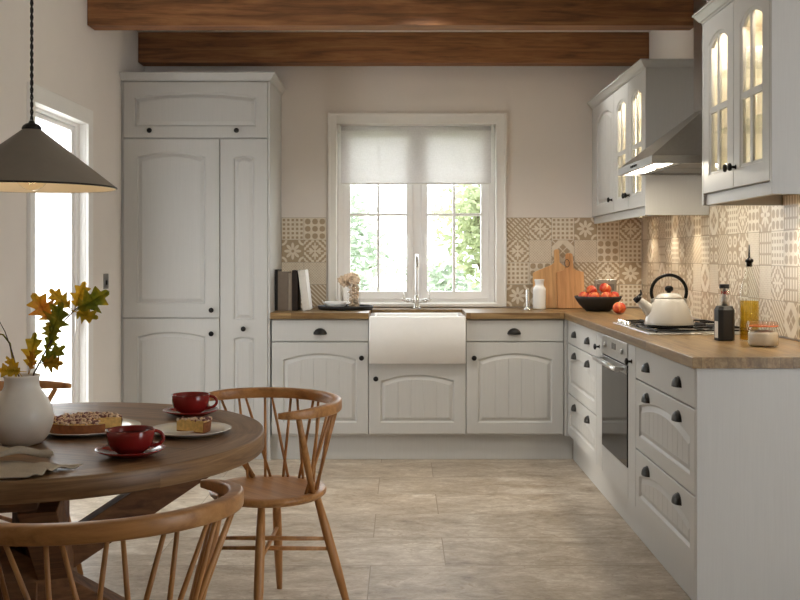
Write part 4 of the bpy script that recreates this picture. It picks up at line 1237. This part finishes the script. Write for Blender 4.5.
# ------------------------------------------------------------------ pendant
pd = thing('pendant_lamp', 'taupe cone pendant lamp hanging above the round table', 'pendant lamp', (-1.069, 2.945, 1.46)); 
m = MB(); R = .235
m.lathe([(R + .0015, -.001), (R + .003, .0015), (R, .005), (.026, .168), (.022, .172)], n=72, cap=False); link('lamp_shade', m, M['shade_out'], pd)
m = MB(); m.lathe([(R + .001, -.0005), (R - .004, .0045), (.024, .164), (.018, .166)], n=72, cap=False); link('shade_lining', m, M['shade_in'], pd)
m = MB(); m.lathe([(R + .0005, -.0012), (R + .0036, .0002), (R + .0036, .003), (R + .001, .0042)], n=72, cap=False); link('rim', m, M['black'], pd)
m = MB(); m.lathe([(.027, .168), (.028, .171), (.025, .178), (.018, .184), (.010, .187), (.006, .194)], n=28); link('cap', m, M['gun'], pd)
m = MB()
for ph in (0, PI):
    m.tube([(.0027 * math.cos(ph + z * 150), .0027 * math.sin(ph + z * 150), .196 + z) for z in [k * .008 for k in range(int((ZC - 1.46 - .20) / .008))]], .0026, 6)
link('twisted_cord', m, M['cord'], pd)
m = MB(); m.lathe([(0, 1.2735), (.05, 1.2735), (.05, 1.262), (.012, 1.248), (0, 1.248)], n=28); link('ceiling_rose', m, M['gun'], pd)
m = MB(); m.lathe([(.014, .155), (.014, .100), (.016, .092)], n=20); bh = link('bulb_holder', m, M['gun'], pd)
m = MB(); m.ball((0, 0, .038), .047, 24, 16, fn=lambda d: 1 + .28 * max(0, d[2]) ** 6); link('bulb', m, M['bulb'], bh)

bl_ = bpy.data.lights.new('bulb', 'POINT'); bl_.energy = .9; bl_.color = (1, .82, .58); bl_.shadow_soft_size = .03
bo_ = bpy.data.objects.new('bulb_filament', bl_); COL.objects.link(bo_); bo_.parent = pd; bo_.location = (0, 0, .04)

# ------------------------------------------------------------------ round table
tx, ty, TR = -1.043, 2.945, .640
tb = thing('round_table', 'round brown oak dining table on a crossed pedestal base', 'table', (tx, ty, 0))
m = MB(); m.lathe([(TR - .02, .694), (TR - .003, .696), (TR, .700), (TR, .746), (TR - .003, .7495), (TR - .006, .750)], n=128, cap=True); link('tabletop', m, M['table_top'], tb, fix=True)
A = math.radians(-6)
m = MB(); m.box(-.062, .062, -.062, .062, .001, .6930, Matrix.Rotation(A + PI / 4, 4, 'Z')); link('post', m, M['table_base'], tb, bevel=.003)
for k in range(2):
    for s_ in (-1, 1):
        h = .045
        Z = Matrix.Rotation(A + PI / 2 * k + .35, 4, 'Z')
        # one diagonal of the X, split either side of the post so the members butt against it
        L = .50; zc = .352; dz = .315
        ang = math.atan2(dz, L)
        u = Vector((math.cos(ang), 0, math.sin(ang))); nrm = Vector((-math.sin(ang), 0, math.cos(ang))); hw = .046
        P = [Vector((-L, 0, zc - dz)), Vector((L, 0, zc + dz))]
        def cut(z, side):  # point on the edge line (offset side*hw) at height z
            b0 = Vector((0, 0, zc)) + nrm * hw * side; t = (z - b0.z) / u.z; q = b0 + u * t; return q.x, q.z
        lo, hi = .001, .658
        poly = [cut(lo, 1), cut(lo, -1), cut(hi, -1), cut(hi, 1)]
        if s_ < 0: poly = [(-x, z) for x, z in reversed(poly)]
        m = MB(); yy = (.0455 if s_ > 0 else -.0455)
        m.prism(poly, yy - .045, yy + .045, 'y', Z)
        link('cross_brace', m, M['table_base_x'], tb, bevel=.003)

for k in range(2):
    m = MB(); Z = Matrix.Rotation(A + PI / 2 * k + .35, 4, 'Z'); z0 = .6585 if k == 0 else .6590
    if k == 0: m.box(-.56, .56, -.045, .045, z0, .6935, Z)
    else: m.box(-.56, -.046, -.045, .045, z0, .6935, Z); m.box(.046, .56, -.045, .045, z0, .6935, Z)
    link('top_batten', m, M['table_base_x'], tb, bevel=.003, fix=False)

# ------------------------------------------------------------------ chairs
def make_chair(label):
    t = thing('spindle_chair', label, 'chair', (0, 0, 0), 0, 'spindle back chairs round the table')
    # front of the chair looks to local -Y
    m = MB(); rings = []
    for r, z in ((.0, .418), (.165, .418), (.192, .424), (.204, .434), (.206, .444), (.200, .4505), (.17, .4495), (.10, .4445), (0, .4435)):
        rings.append((r, z))
    m.lathe(rings, n=56, cap=False)
    m.v = [(x * 1.02, y * .98 - .004, z) for x, y, z in m.v]
    link('seat', m, M['chair_x'], t)
    # bent rail
    pts = []
    hwid, hd, fy = .288, .240, -.028
    for k in range(49):
        a = math.radians(-30 + 240 * k / 48)
        x = hwid * math.cos(a); y = hd * math.sin(a) + fy
        pts.append((x, y, .752 - .012 * (1 - math.sin(a)) * .5))
    rr = [.50 + .50 * min(1, min(k, 48 - k) / 8) ** .7 for k in range(49)]
    m = MB(); m.tube(pts, rr, 20, flat=(.034, .038)); link('back_rail', m, M['chair_x'], t)
    def rail(a): return Vector((hwid * math.cos(a), hd * math.sin(a) + fy, .738 - .012 * (1 - math.sin(a)) * .5))
    def seatp(a, r=.172): return Vector((r * math.cos(a), r * math.sin(a), .4495))
    # v-paired spindles
    cen = [13, 35, 57, 79, 101, 123, 145, 167]
    for c in cen:
        for s_ in (-1, 1):
            b = seatp(math.radians(c - s_ * 3.2)); q = rail(math.radians(c + s_ * 8.2))
            m = MB(); m.tube([b, b.lerp(q, .5), q], [.0050, .0056, .0048], 10); link('spindle', m, M['chair'], t)
    for s_ in (-1, 1):
        a = math.radians(90 + s_ * 104); q = rail(a); b = seatp(math.radians(90 + s_ * 72), .182)
        m = MB(); m.tube([b, b.lerp(q, .5), q], [.010, .0125, .0095], 14); link('arm_post', m, M['chair'], t)
    leg = []
    for sx in (-1, 1):
        for sy in (-1, 1):
            a = Vector((sx * .118, sy * .118, .424)); f = Vector((sx * .205, sy * .200, .001))
            m = MB(); m.tube([a, a.lerp(f, .3), a.lerp(f, .62), f], [.0125, .0165, .0165, .0105], 16); link('leg', m, M['chair'], t)
            leg.append((sx, sy, a, f))
    pt = lambda sx, sy, z: [a.lerp(f, (a.z - z) / (a.z - f.z)) for X, Y, a, f in leg if (X, Y) == (sx, sy)][0]
    for z in (.235, .270):
        m = MB(); p, q = pt(-1, -1, z), pt(1, 1, z); m.tube([p, p.lerp(q, .5), q], [.0065, .0085, .0065], 12); link('stretcher', m, M['chair'], t)
    m = MB(); p, q = pt(-1, 1, .2525), pt(1, -1, .2525); m.tube([p, p.lerp(q, .5), q], [.0065, .0080, .0065], 12); link('stretcher', m, M['chair'], t)
    return t
def face_rot(fx, fy): return math.atan2(fy, fx) + PI / 2   # local -Y -> (fx,fy)
c1 = make_chair('wooden spindle-back chair nearest the viewer, its back towards us')
c2 = copy_tree(c1); c3 = copy_tree(c1)
c1.location = (-.622, 2.095, 0); c1.rotation_euler.z = face_rot(-.41, .91)
c2.location = (-.468, 3.590, 0); c2.rotation_euler.z = face_rot(-.72, -.69); c2['label'] = 'wooden spindle-back chair right of the table, in front of the base cupboards'
c3.location = (-1.450, 3.815, 0); c3.rotation_euler.z = face_rot(.98, .10); c3['label'] = 'wooden spindle-back chair behind the vase, mostly hidden by the table'

# ------------------------------------------------------------------ on the table
TZ = .7503
vs = thing('vase', 'rounded off-white ceramic vase on the round table', 'vase', (-1.040, 2.790, TZ))
m = MB(); m.lathe([(.048, 0), (.055, .003), (.070, .022), (.081, .050), (.084, .072), (.080, .096), (.068, .122), (.054, .142), (.0465, .156), (.0445, .168), (.0465, .180), (.0490, .1865), (.0475, .188), (.0445, .186), (.0415, .170), (.044, .15), (.06, .12), (.072, .08), (.066, .04), (.04, .012), (0, .010)], n=56); link('body', m, M['vase'], vs)

def leaf_mesh(L, Wd, seed, curl=.25, fold=.35):
    rnd = random.Random(seed); mb = MB(); n = 40
    rows = []
    lobes = 3.6
    for i in range(n + 1):
        t = i / n
        env = (math.sin(PI * min(1, t * .96 + .02)) ** .75) * (1 - .28 * abs(t - .55))
        ph = (t * lobes) % 1.0
        saw = ph / .78 if ph < .78 else (1 - ph) / .22
        w = Wd / 2 * env * (.42 + .66 * saw ** 1.4)
        if t < .10: w = Wd * .012 + w * (t / .10) * .4
        if t > .97: w *= .3
        skew = .05 * saw * L
        rows.append((t, w, skew))
    P = lambda t, s, w, sk: Vector((s * w, 0, 0))
    L_, C_, R_ = [], [], []
    for t, w, sk in rows:
        z = t * L; bend = -curl * L * t * t
        C_.append(mb.vert((0, bend, z)))
        for lst, s in ((L_, -1), (R_, 1)):
            lst.append((mb.vert((s * w * .5, bend - fold * w * .3 + .001 * rnd.uniform(-1, 1), z + sk * .5)), mb.vert((s * w, bend - fold * w * .45 + .002 * rnd.uniform(-1, 1), z + sk))))
    for i in range(n):
        for lst in (L_, R_):
            mb.face((C_[i], C_[i + 1], lst[i + 1][0], lst[i][0]), True); mb.face((lst[i][0], lst[i + 1][0], lst[i + 1][1], lst[i][1]), True)
    # petiole
    mb.tube([(0, 0, -.012), (0, 0, .01), (0, -curl * L * .25, L * .5), (0, -curl * L * .8, L * .9)], [.0010, .0011, .0007, .0003], 5)
    return mb
def xz(px, py, y): # helper for reading positions off a sketch at the vase's own distance
    return Vector(((px - 402) * y / 1020, y, 1.267 - (py - 255) * y / 1020))
br = thing('oak_branch', 'autumn oak branch with gold, green and orange leaves in the vase', 'branch', (-1.035, 2.790, .80)); B0 = Vector(br.location)
def tw(pts, r): 
    m = MB(); m.tube([Vector(p) - B0 for p in pts], r, 7); return m
Y = 2.79
main = [xz(31, 392, Y), xz(34, 374, Y - .01), xz(45, 353, Y - .02), xz(53, 338, Y - .02), xz(63, 323, Y - .015), xz(74, 311, Y - .01), xz(82, 305, Y)]
sd = [xz(53, 338, Y - .02), xz(51, 328, Y - .03), xz(50, 322, Y - .035)]
sd2 = [xz(24, 392, Y + .01), xz(24, 374, Y + .01), xz(24, 362, Y)]
m = tw(main, [.0028, .0026, .0024, .0022, .0020, .0016, .0012]); m2 = tw(sd, [.0016, .0014, .001]); 
link('stem', m, M['twig'], br); link('side_twig', m2, M['twig'], br)
def leaf(at, tip, wpx, mat, seed, roll=0, curl=.18, ydep=0, par=None, o0=None):
    par = par or br; o0 = B0 if o0 is None else o0
    a = xz(at[0], at[1], Y + ydep); b = xz(tip[0], tip[1], Y + ydep - .015)
    L = (b - a).length; z = (b - a).normalized()
    f = Vector((0, -1, 0)); x = f.cross(z).normalized() * -1; yv = z.cross(x).normalized()
    mb = leaf_mesh(L * 1.12, wpx * 1.3 / 365.6, seed, curl)
    R3 = Matrix((x, yv, z)).transposed().to_4x4() @ Matrix.Rotation(roll, 4, 'Z')
    mb.v = [tuple(R3 @ Vector(v) + a - o0) for v in mb.v]
    return link('leaf', mb, M[mat], par, fix=False)
leaf((76, 311), (106, 293), 24, 'leaf_green', 1, .2, .1)
leaf((75, 312), (96, 319), 17, 'leaf_gold', 2, -.5, .1)
leaf((75, 309), (83, 284), 17, 'leaf_gold', 3, .6, .1)
leaf((71, 309), (53, 291), 19, 'leaf_gold', 4, -.3, .1, -.02)
leaf((52, 322), (35, 297), 23, 'leaf_orange', 5, .2, .1, -.03)
leaf((51, 336), (63, 306), 25, 'leaf_green', 6, -.2, .12, -.03)
leaf((52, 341), (48, 324), 15, 'leaf_gold', 7, .4, .1, -.02)
leaf((40, 364), (63, 347), 15, 'leaf_green', 8, .3, .1, -.02)
leaf((41, 364), (62, 364), 15, 'leaf_orange', 9, -.2, .1, -.03)
leaf((29, 370), (34, 336), 17, 'leaf_gold', 10, .5, .1, .0)
leaf((30, 371), (36, 352), 14, 'leaf_orange', 11, -.5, .15, -.02)
leaf((22, 372), (0, 371), 15, 'leaf_gold', 12, .3, .1, -.01)
leaf((20, 374), (9, 358), 12, 'leaf_gold', 13, -.3, .1, .0)
leaf((45, 352), (56, 333), 12, 'leaf_green', 14, .3, .1, -.01)
gr = thing('grass_stem', 'thin bare drooping stem at the left in the vase', 'stem', (-1.06, 2.80, .80)); G0 = Vector(gr.location)
m = MB(); m.tube([p - G0 for p in (xz(24, 392, 2.80), xz(18, 374, 2.80), xz(12, 352, 2.80), xz(5, 332, 2.80), xz(-6, 312, 2.80))], [.002, .0018, .0015, .0012, .0008], 6); link('stem', m, M['twig'], gr)
m = MB(); m.tube([p - G0 for p in (xz(22, 392, 2.81), xz(15, 374, 2.81), xz(10, 344, 2.81), xz(3, 335, 2.81), xz(-8, 333, 2.81))], [.002, .0022, .0024, .0022, .0010], 6); link('bent_stem', m, M['leaf_green'], gr)

def cup_and_saucer(cx, cy, rot, lab_c, lab_s):
    m = MB(); m.lathe([(.042, 0), (.048, .0015), (.060, .006), (.080, .015), (.0885, .0195), (.0875, .021), (.078, .0175), (.058, .009), (.03, .006), (0, .006)], n=48)
    single('saucer', m, M['red'], lab_s, 'saucer', 'red saucers', loc=(cx, cy, TZ))
    t = thing('teacup', lab_c, 'cup', (cx, cy, TZ + .0062), rot, 'red teacups')
    m = MB(); m.lathe([(.030, 0), (.033, .001), (.034, .005), (.046, .012), (.056, .026), (.0605, .046), (.0615, .062), (.0605, .0632), (.059, .062), (.057, .046), (.052, .028), (.042, .016), (.02, .010), (0, .010)], n=48); link('body', m, M['red'], t)
    m = MB(); m.tube([(.058 + .026 * math.cos(a) - .002, 0, .038 + .019 * math.sin(a)) for a in [math.radians(140 - 280 * k / 20) for k in range(21)]], [.0056 if k in (0, 20) else .0046 for k in range(21)], 12); link('handle', m, M['red'], t)
    m = MB(); m.lathe([(0, .0495), (.056, .0495)], n=32, cap=False); link('tea', m, M['tea'], t)
cup_and_saucer(-.696, 2.615, .25, 'red glazed teacup nearer the viewer, in front of the cake plates', 'red saucer under the nearer teacup')
cup_and_saucer(-.678, 3.275, .1, 'red glazed teacup at the far side of the table', 'red saucer under the far teacup')

def plate(cx, cy, r, label):
    m = MB(); m.lathe([(r * .60, 0), (r * .63, .001), (r * .80, .005), (r * .97, .0135), (r, .0155), (r * .985, .0165), (r * .80, .009), (r * .735, .0045), (0, .0042)], n=64)
    return single('plate', m, M['plate'], label, 'plate', loc=(cx, cy, TZ))
plate(-.918, 2.985, .150, 'large white plate carrying the crumble cake')
plate(-.612, 2.945, .118, 'white side plate with a slice of cake')

def cake_sector(name, label, cx, cy, r, h, a0, a1, z, seed, apex=None):
    t = thing(name, label, 'cake', (cx, cy, z)); rnd = random.Random(seed)
    n = max(6, int(40 * (a1 - a0) / (2 * PI)))
    arc = [(r * math.cos(a0 + (a1 - a0) * k / n), r * math.sin(a0 + (a1 - a0) * k / n)) for k in range(n + 1)]
    m = MB(); m.prism([(0, 0)] + [(x * .962, y * .962) for x, y in arc], .003, h, 'z'); link('sponge', m, M['sponge'], t)
    m = MB(); o = [(x, y) for x, y in arc]; i_ = [(x * .988, y * .988) for x, y in arc]
    ra = m.ring([(x * .97, y * .97, 0) for x, y in o]); rb = m.ring([(x, y, h * .85) for x, y in o]); rc = m.ring([(x, y, h * .9) for x, y in i_]); rd = m.ring([(x * .97, y * .97, .001) for x, y in i_])
    for p, q in ((ra, rb), (rb, rc), (rc, rd)): m.bridge(p, q, True, False)
    m.prism([(0, 0)] + [(x * .97, y * .97) for x, y in arc], 0, .003, 'z'); link('crust', m, M['crust'], t)
    mc, mb_ = MB(), MB()
    for k in range(int(520 * (a1 - a0) / 6.28 * (r / .1) ** 2)):
        a = rnd.uniform(a0 + .03, a1 - .03); q = r * math.sqrt(rnd.random()) * .985; s = rnd.uniform(.0030, .0062)
        p = (q * math.cos(a), q * math.sin(a), h + rnd.uniform(-.001, .004))
        (mc if rnd.random() < .62 else mb_).ball(p, s, 6, 4, (1, 1, .8))
    a = link('crumble', mc, M['crumb'], t); a['kind'] = 'stuff'; b = link('berries', mb_, M['berry'], t); b['kind'] = 'stuff'
    return t
cake_sector('crumble_cake', 'round berry crumble cake with one wedge cut out', -.925, 2.985, .104, .032, math.radians(15), math.radians(318), TZ + .0044, 3)
cake_sector('cake_slice', 'wedge of crumble cake on the white side plate', -.655, 2.965, .100, .034, math.radians(-28), math.radians(16), TZ + .0044, 5)
fk = thing('cake_fork', 'small steel fork lying on the side plate', 'fork', (-.640, 2.880, TZ + .0125), .15)
m = MB(); m.tube([(-.045, -.012, .0065), (-.01, -.004, .0045), (.03, .004, .0028), (.05, .008, .0026)], 1, 8, flat=(.007, .002)); m.box(-.068, -.045, -.0205, -.0035, .006, .0078); 
link('fork_body', m, M['steel'], fk)

# folded linen napkin: a big soft fold with a second flap lying across it
def napkin():
    t = thing('linen_napkin', 'crumpled greige linen napkin at the near edge of the table', 'napkin', (-.945, 2.455, TZ))
    def sheet(corners, z0, seed, amp, flute, roll):
        A_, B_, C_, D_ = (Vector((x, y)) for x, y in corners)      # left-front, right-front, right-back, left-back
        rnd = random.Random(seed)
        ph = [rnd.uniform(0, 6.28) for _ in range(6)]
        def f(u, v):
            p = (A_ * (1 - u) + B_ * u) * (1 - v) + (D_ * (1 - u) + C_ * u) * v
            # soft diagonal ridges that sharpen into pleats at the right-hand end
            d = p.x * 22 + p.y * 34
            r = .5 + .5 * math.sin(d + ph[0] + 1.4 * math.sin(p.x * 19 + ph[1]))
            r2 = .5 + .5 * math.sin(p.x * 31 - p.y * 25 + ph[2])
            pl = (.5 + .5 * math.sin(v * 21 + 2.2 * u + ph[3])) * max(0, (u - .45) / .55) ** 1.3
            edge = min(1, 6 * min(v, 1 - v) + .12) * min(1, 5 * (1 - u) + .15)
            z = z0 + amp * (r * .7 + r2 * .3) ** 1.3 * (.25 + .75 * edge) + flute * pl * (.35 + .65 * edge) + roll * math.exp(-((v - .06) / .07) ** 2)
            w = .006 * math.sin(u * 9 + ph[4]); h = .008 * math.sin(v * 8 + ph[5])
            return Vector((p.x + h * (1 if u > .02 else 0), p.y + w, z))
        return f
    for c, z, s_, am, fl_, ro in ((((-.20, -.095), (.085, -.118), (.165, .012), (-.16, .060)), .0018, 3, .014, .016, .001),
                                  (((-.20, -.030), (.095, .012), (.060, .088), (-.19, .108)), .0205, 8, .024, .012, .014)):
        m = MB(); m.grid(sheet(c, z, s_, am, fl_, ro), 60, 44); link('fold', m, M['linen'], t, solid=.0022, fix=False)
    return t
napkin()
# ------------------------------------------------------------------ garden outside the window
g = MB(); g.box(-14, 14, YB + T + .02, 40, -.35, -.25)
single('garden_lawn', g, M['lawn'], 'pale lawn outside the kitchen window', 'lawn', kind='structure')
g = MB(); g.box(-14, XL - T - .02, -8, YB + T, -.35, -.06); 
single('garden_terrace', g, M['terrace'], 'pale terrace outside the glazed door', 'terrace', kind='structure')
def bush(name, label, cat, c, rad, nl, size, mat, seed, trunk=True):
    rnd = random.Random(seed); t = thing(name, label, cat, (c[0], c[1], -.25))
    cl = []
    for k in range(26):
        d = Vector((rnd.gauss(0, 1), rnd.gauss(0, 1), rnd.gauss(0, 1))).normalized() * rnd.uniform(.3, .95)
        cl.append(Vector((d.x * rad[0], d.y * rad[1], d.z * rad[2] + c[2] + .25)))
    m = MB()
    for k in range(nl):
        q = rnd.choice(cl); d = Vector((rnd.gauss(0, .22), rnd.gauss(0, .22), rnd.gauss(0, .16))) * max(rad)
        p = q + d
        if p.z < .02: continue
        a = Vector((rnd.gauss(0, 1), rnd.gauss(0, 1), rnd.gauss(0, .6))).normalized(); b = a.orthogonal().normalized(); s = size * rnd.uniform(.6, 1.2)
        n_ = a.cross(b)
        i = [m.vert(v) for v in (p - a * s, p + b * s * .45 + n_ * s * .1, p + a * s, p - b * s * .45 + n_ * s * .1)]
        m.face(i)
    link('foliage', m, M[mat], t, fix=False)
    b = MB(); b.tube([(0, 0, 0), (.03, .02, (c[2] + .25) * .5), (0, 0, c[2] + .25)], [.07, .05, .02], 8)
    for q in cl[:10]: b.tube([(0.01, .01, (c[2] + .25) * .5), q * .6 + Vector((0, 0, (c[2] + .25) * .2)), q], [.025, .015, .006], 6)
    link('trunk', b, M['twig'], t)
bush('garden_tree', 'leafy green tree at the right outside the kitchen window', 'tree', (.98, 11.4, 1.70), (.50, .6, .85), 2600, .07, 'bush', 1)
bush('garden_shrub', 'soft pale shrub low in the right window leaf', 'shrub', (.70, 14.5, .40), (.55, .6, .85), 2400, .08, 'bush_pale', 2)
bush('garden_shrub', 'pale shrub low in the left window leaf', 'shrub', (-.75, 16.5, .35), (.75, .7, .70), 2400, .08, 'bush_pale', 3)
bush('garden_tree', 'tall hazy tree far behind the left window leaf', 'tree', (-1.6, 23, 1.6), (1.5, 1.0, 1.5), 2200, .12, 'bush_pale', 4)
bush('garden_tree', 'tall hazy tree far behind the right window leaf', 'tree', (3.0, 19, 1.7), (1.2, 1.0, 1.8), 2600, .12, 'bush_pale', 5)

# ------------------------------------------------------------------ light
def puck(x, y, label, power):
    t = thing('cupboard_downlight', label, 'under-cupboard light', (x, y, 1.5248)); 
    m = MB(); m.lathe([(.030, 0), (.030, -.010), (.024, -.012)], n=24, cap=False); link('housing', m, M['chrome'], t)
    m = MB(); m.lathe([(.024, -.0105), (0, -.0105)], n=24, cap=False); link('lens', m, M['puck'], t)
    l = bpy.data.lights.new('puck', 'SPOT'); l.energy = power; l.color = (1, .86, .66); l.spot_size = math.radians(110); l.spot_blend = .9; l.shadow_soft_size = .02
    lo = bpy.data.objects.new('lamp', l); COL.objects.link(lo); lo.parent = t; lo.location = (0, 0, -.020); lo.rotation_euler = (0, math.radians(12), 0)
PW = 9
for yy, lab in ((6.55, 'puck light under the far wall cupboards, in the corner'), (6.05, 'puck light under the far wall cupboards, the middle one'), (5.58, 'puck light under the far wall cupboards, beside the hood')): puck(1.53, yy, lab, PW)
for yy, lab in ((4.12, 'puck light under the near glazed cupboard, beside the hood'), (3.78, 'puck light under the near glazed cupboard, towards the viewer')): puck(1.53, yy, lab, PW)

def area(name, loc, rot, sx, sy, power, color=(1, 1, 1), portal=False, spread=None):
    l = bpy.data.lights.new(name, 'AREA'); l.shape = 'RECTANGLE'; l.size = sx; l.size_y = sy; l.energy = power; l.color = color
    if spread: l.spread = spread
    o = bpy.data.objects.new(name, l); COL.objects.link(o); o.location = loc; o.rotation_euler = rot
    if portal: l.cycles.is_portal = True
    return o
# the sky enters through these openings
area('sky_portal_window', (.096, YB + .19, 1.54), (-PI / 2, 0, 0), 1.07, 1.22, 1, portal=True)
area('sky_portal_door', (XL - .11, 5.185, 1.0), (0, -PI / 2, 0), 1.97, .80, 1, portal=True)
area('sky_portal_side', (XE + .2, (RW[0] + RW[1]) / 2, 1.18), (0, PI / 2, 0), 2.45, 2.6, 1, portal=True)
# unseen ceiling downlights added as fill for the aisle, sink and wall cupboards
for dx, dy, lab in ((.12, 5.25, 'unseen ceiling downlight added to brighten the sink'), (.42, 4.45, 'unseen ceiling downlight added above the oven aisle'), (.80, 6.12, 'unseen ceiling downlight added between the beams to brighten the corner wall cupboard')):
    t = thing('fill_downlight', lab, 'downlight', (dx, dy, ZC))
    m = MB(); m.lathe([(.046, 0), (.046, -.004), (.036, -.006), (.034, -.001)], n=28, cap=False); link('bezel', m, M['white'], t)
    m = MB(); m.lathe([(.034, -.0015), (0, -.0015)], n=24, cap=False); link('lens', m, M['puck'], t)
    l = bpy.data.lights.new('downlight', 'SPOT'); l.energy = 28 if dy < 5 else 56 if dx < .2 else 24; l.color = (1, .97, .91); l.spot_size = math.radians(125 if dy < 5 else 100 if dx < .2 else 84); l.spot_blend = .8; l.shadow_soft_size = .035
    lo = bpy.data.objects.new('lamp', l); COL.objects.link(lo); lo.parent = t; lo.location = (0, 0, -.02); lo.rotation_euler = (math.radians(20), 0, 0) if dx < .2 else (0, math.radians(-22 if dy < 5 else -30), 0)
# hood lamps and cupboard lamps
for yy in (4.68, 5.0): 
    o = area('hood_lamp', (1.17, yy, 1.676), (0, 0, 0), .07, .2, 2.0, (1, .88, .68))
for yy, nm in ((5.78, 'a'), (3.94, 'b')):
    o = area('cupboard_lamp', (1.36, yy, 2.222), (0, 0, 0), .04, .66, 6.0, (1, .86, .66))
for yy in (5.777, 3.9435):
    area('cupboard_lamp', (XU + .0455, yy, 1.885), (0, -PI / 2, 0), .64, .012, 4.0, (1, .88, .70))

sun = bpy.data.lights.new('sun', 'SUN'); sun.energy = 4.0; sun.angle = math.radians(10); sun.color = (1, .93, .82)
so_ = bpy.data.objects.new('sun', sun); COL.objects.link(so_); so_.rotation_euler = Vector((1, .14, -.42)).to_track_quat('-Z', 'Y').to_euler()

wd = bpy.data.worlds.new('World'); scene.world = wd; wd.use_nodes = True
nt = wd.node_tree; bg = nt.nodes['Background']; bg.inputs[0].default_value = (.90, .955, 1.0, 1); bg.inputs[1].default_value = 6.0

# ------------------------------------------------------------------ camera
cam = bpy.data.cameras.new('Camera'); co = bpy.data.objects.new('Camera', cam); COL.objects.link(co)
co.location = (0, 0, 1.263); co.rotation_euler = (PI / 2, 0, 0)
cam.sensor_width = 36; cam.lens = 36 * 1020 / 800
cam.shift_x = -2 / 800; cam.shift_y = -44 / 800
cam.clip_start = .05
scene.camera = co
vs_ = scene.view_settings
vs_.view_transform = 'Standard'; vs_.look = 'None'; vs_.gamma = 1; vs_.exposure = 0.18; vs_.use_curve_mapping = False
scene.cycles.use_denoising = True
scene.cycles.max_bounces = 10; scene.cycles.diffuse_bounces = 6; scene.cycles.transparent_max_bounces = 24; scene.cycles.transmission_bounces = 8
scene.cycles.sample_clamp_indirect = 6
scene.cycles.caustics_reflective = False; scene.cycles.caustics_refractive = False
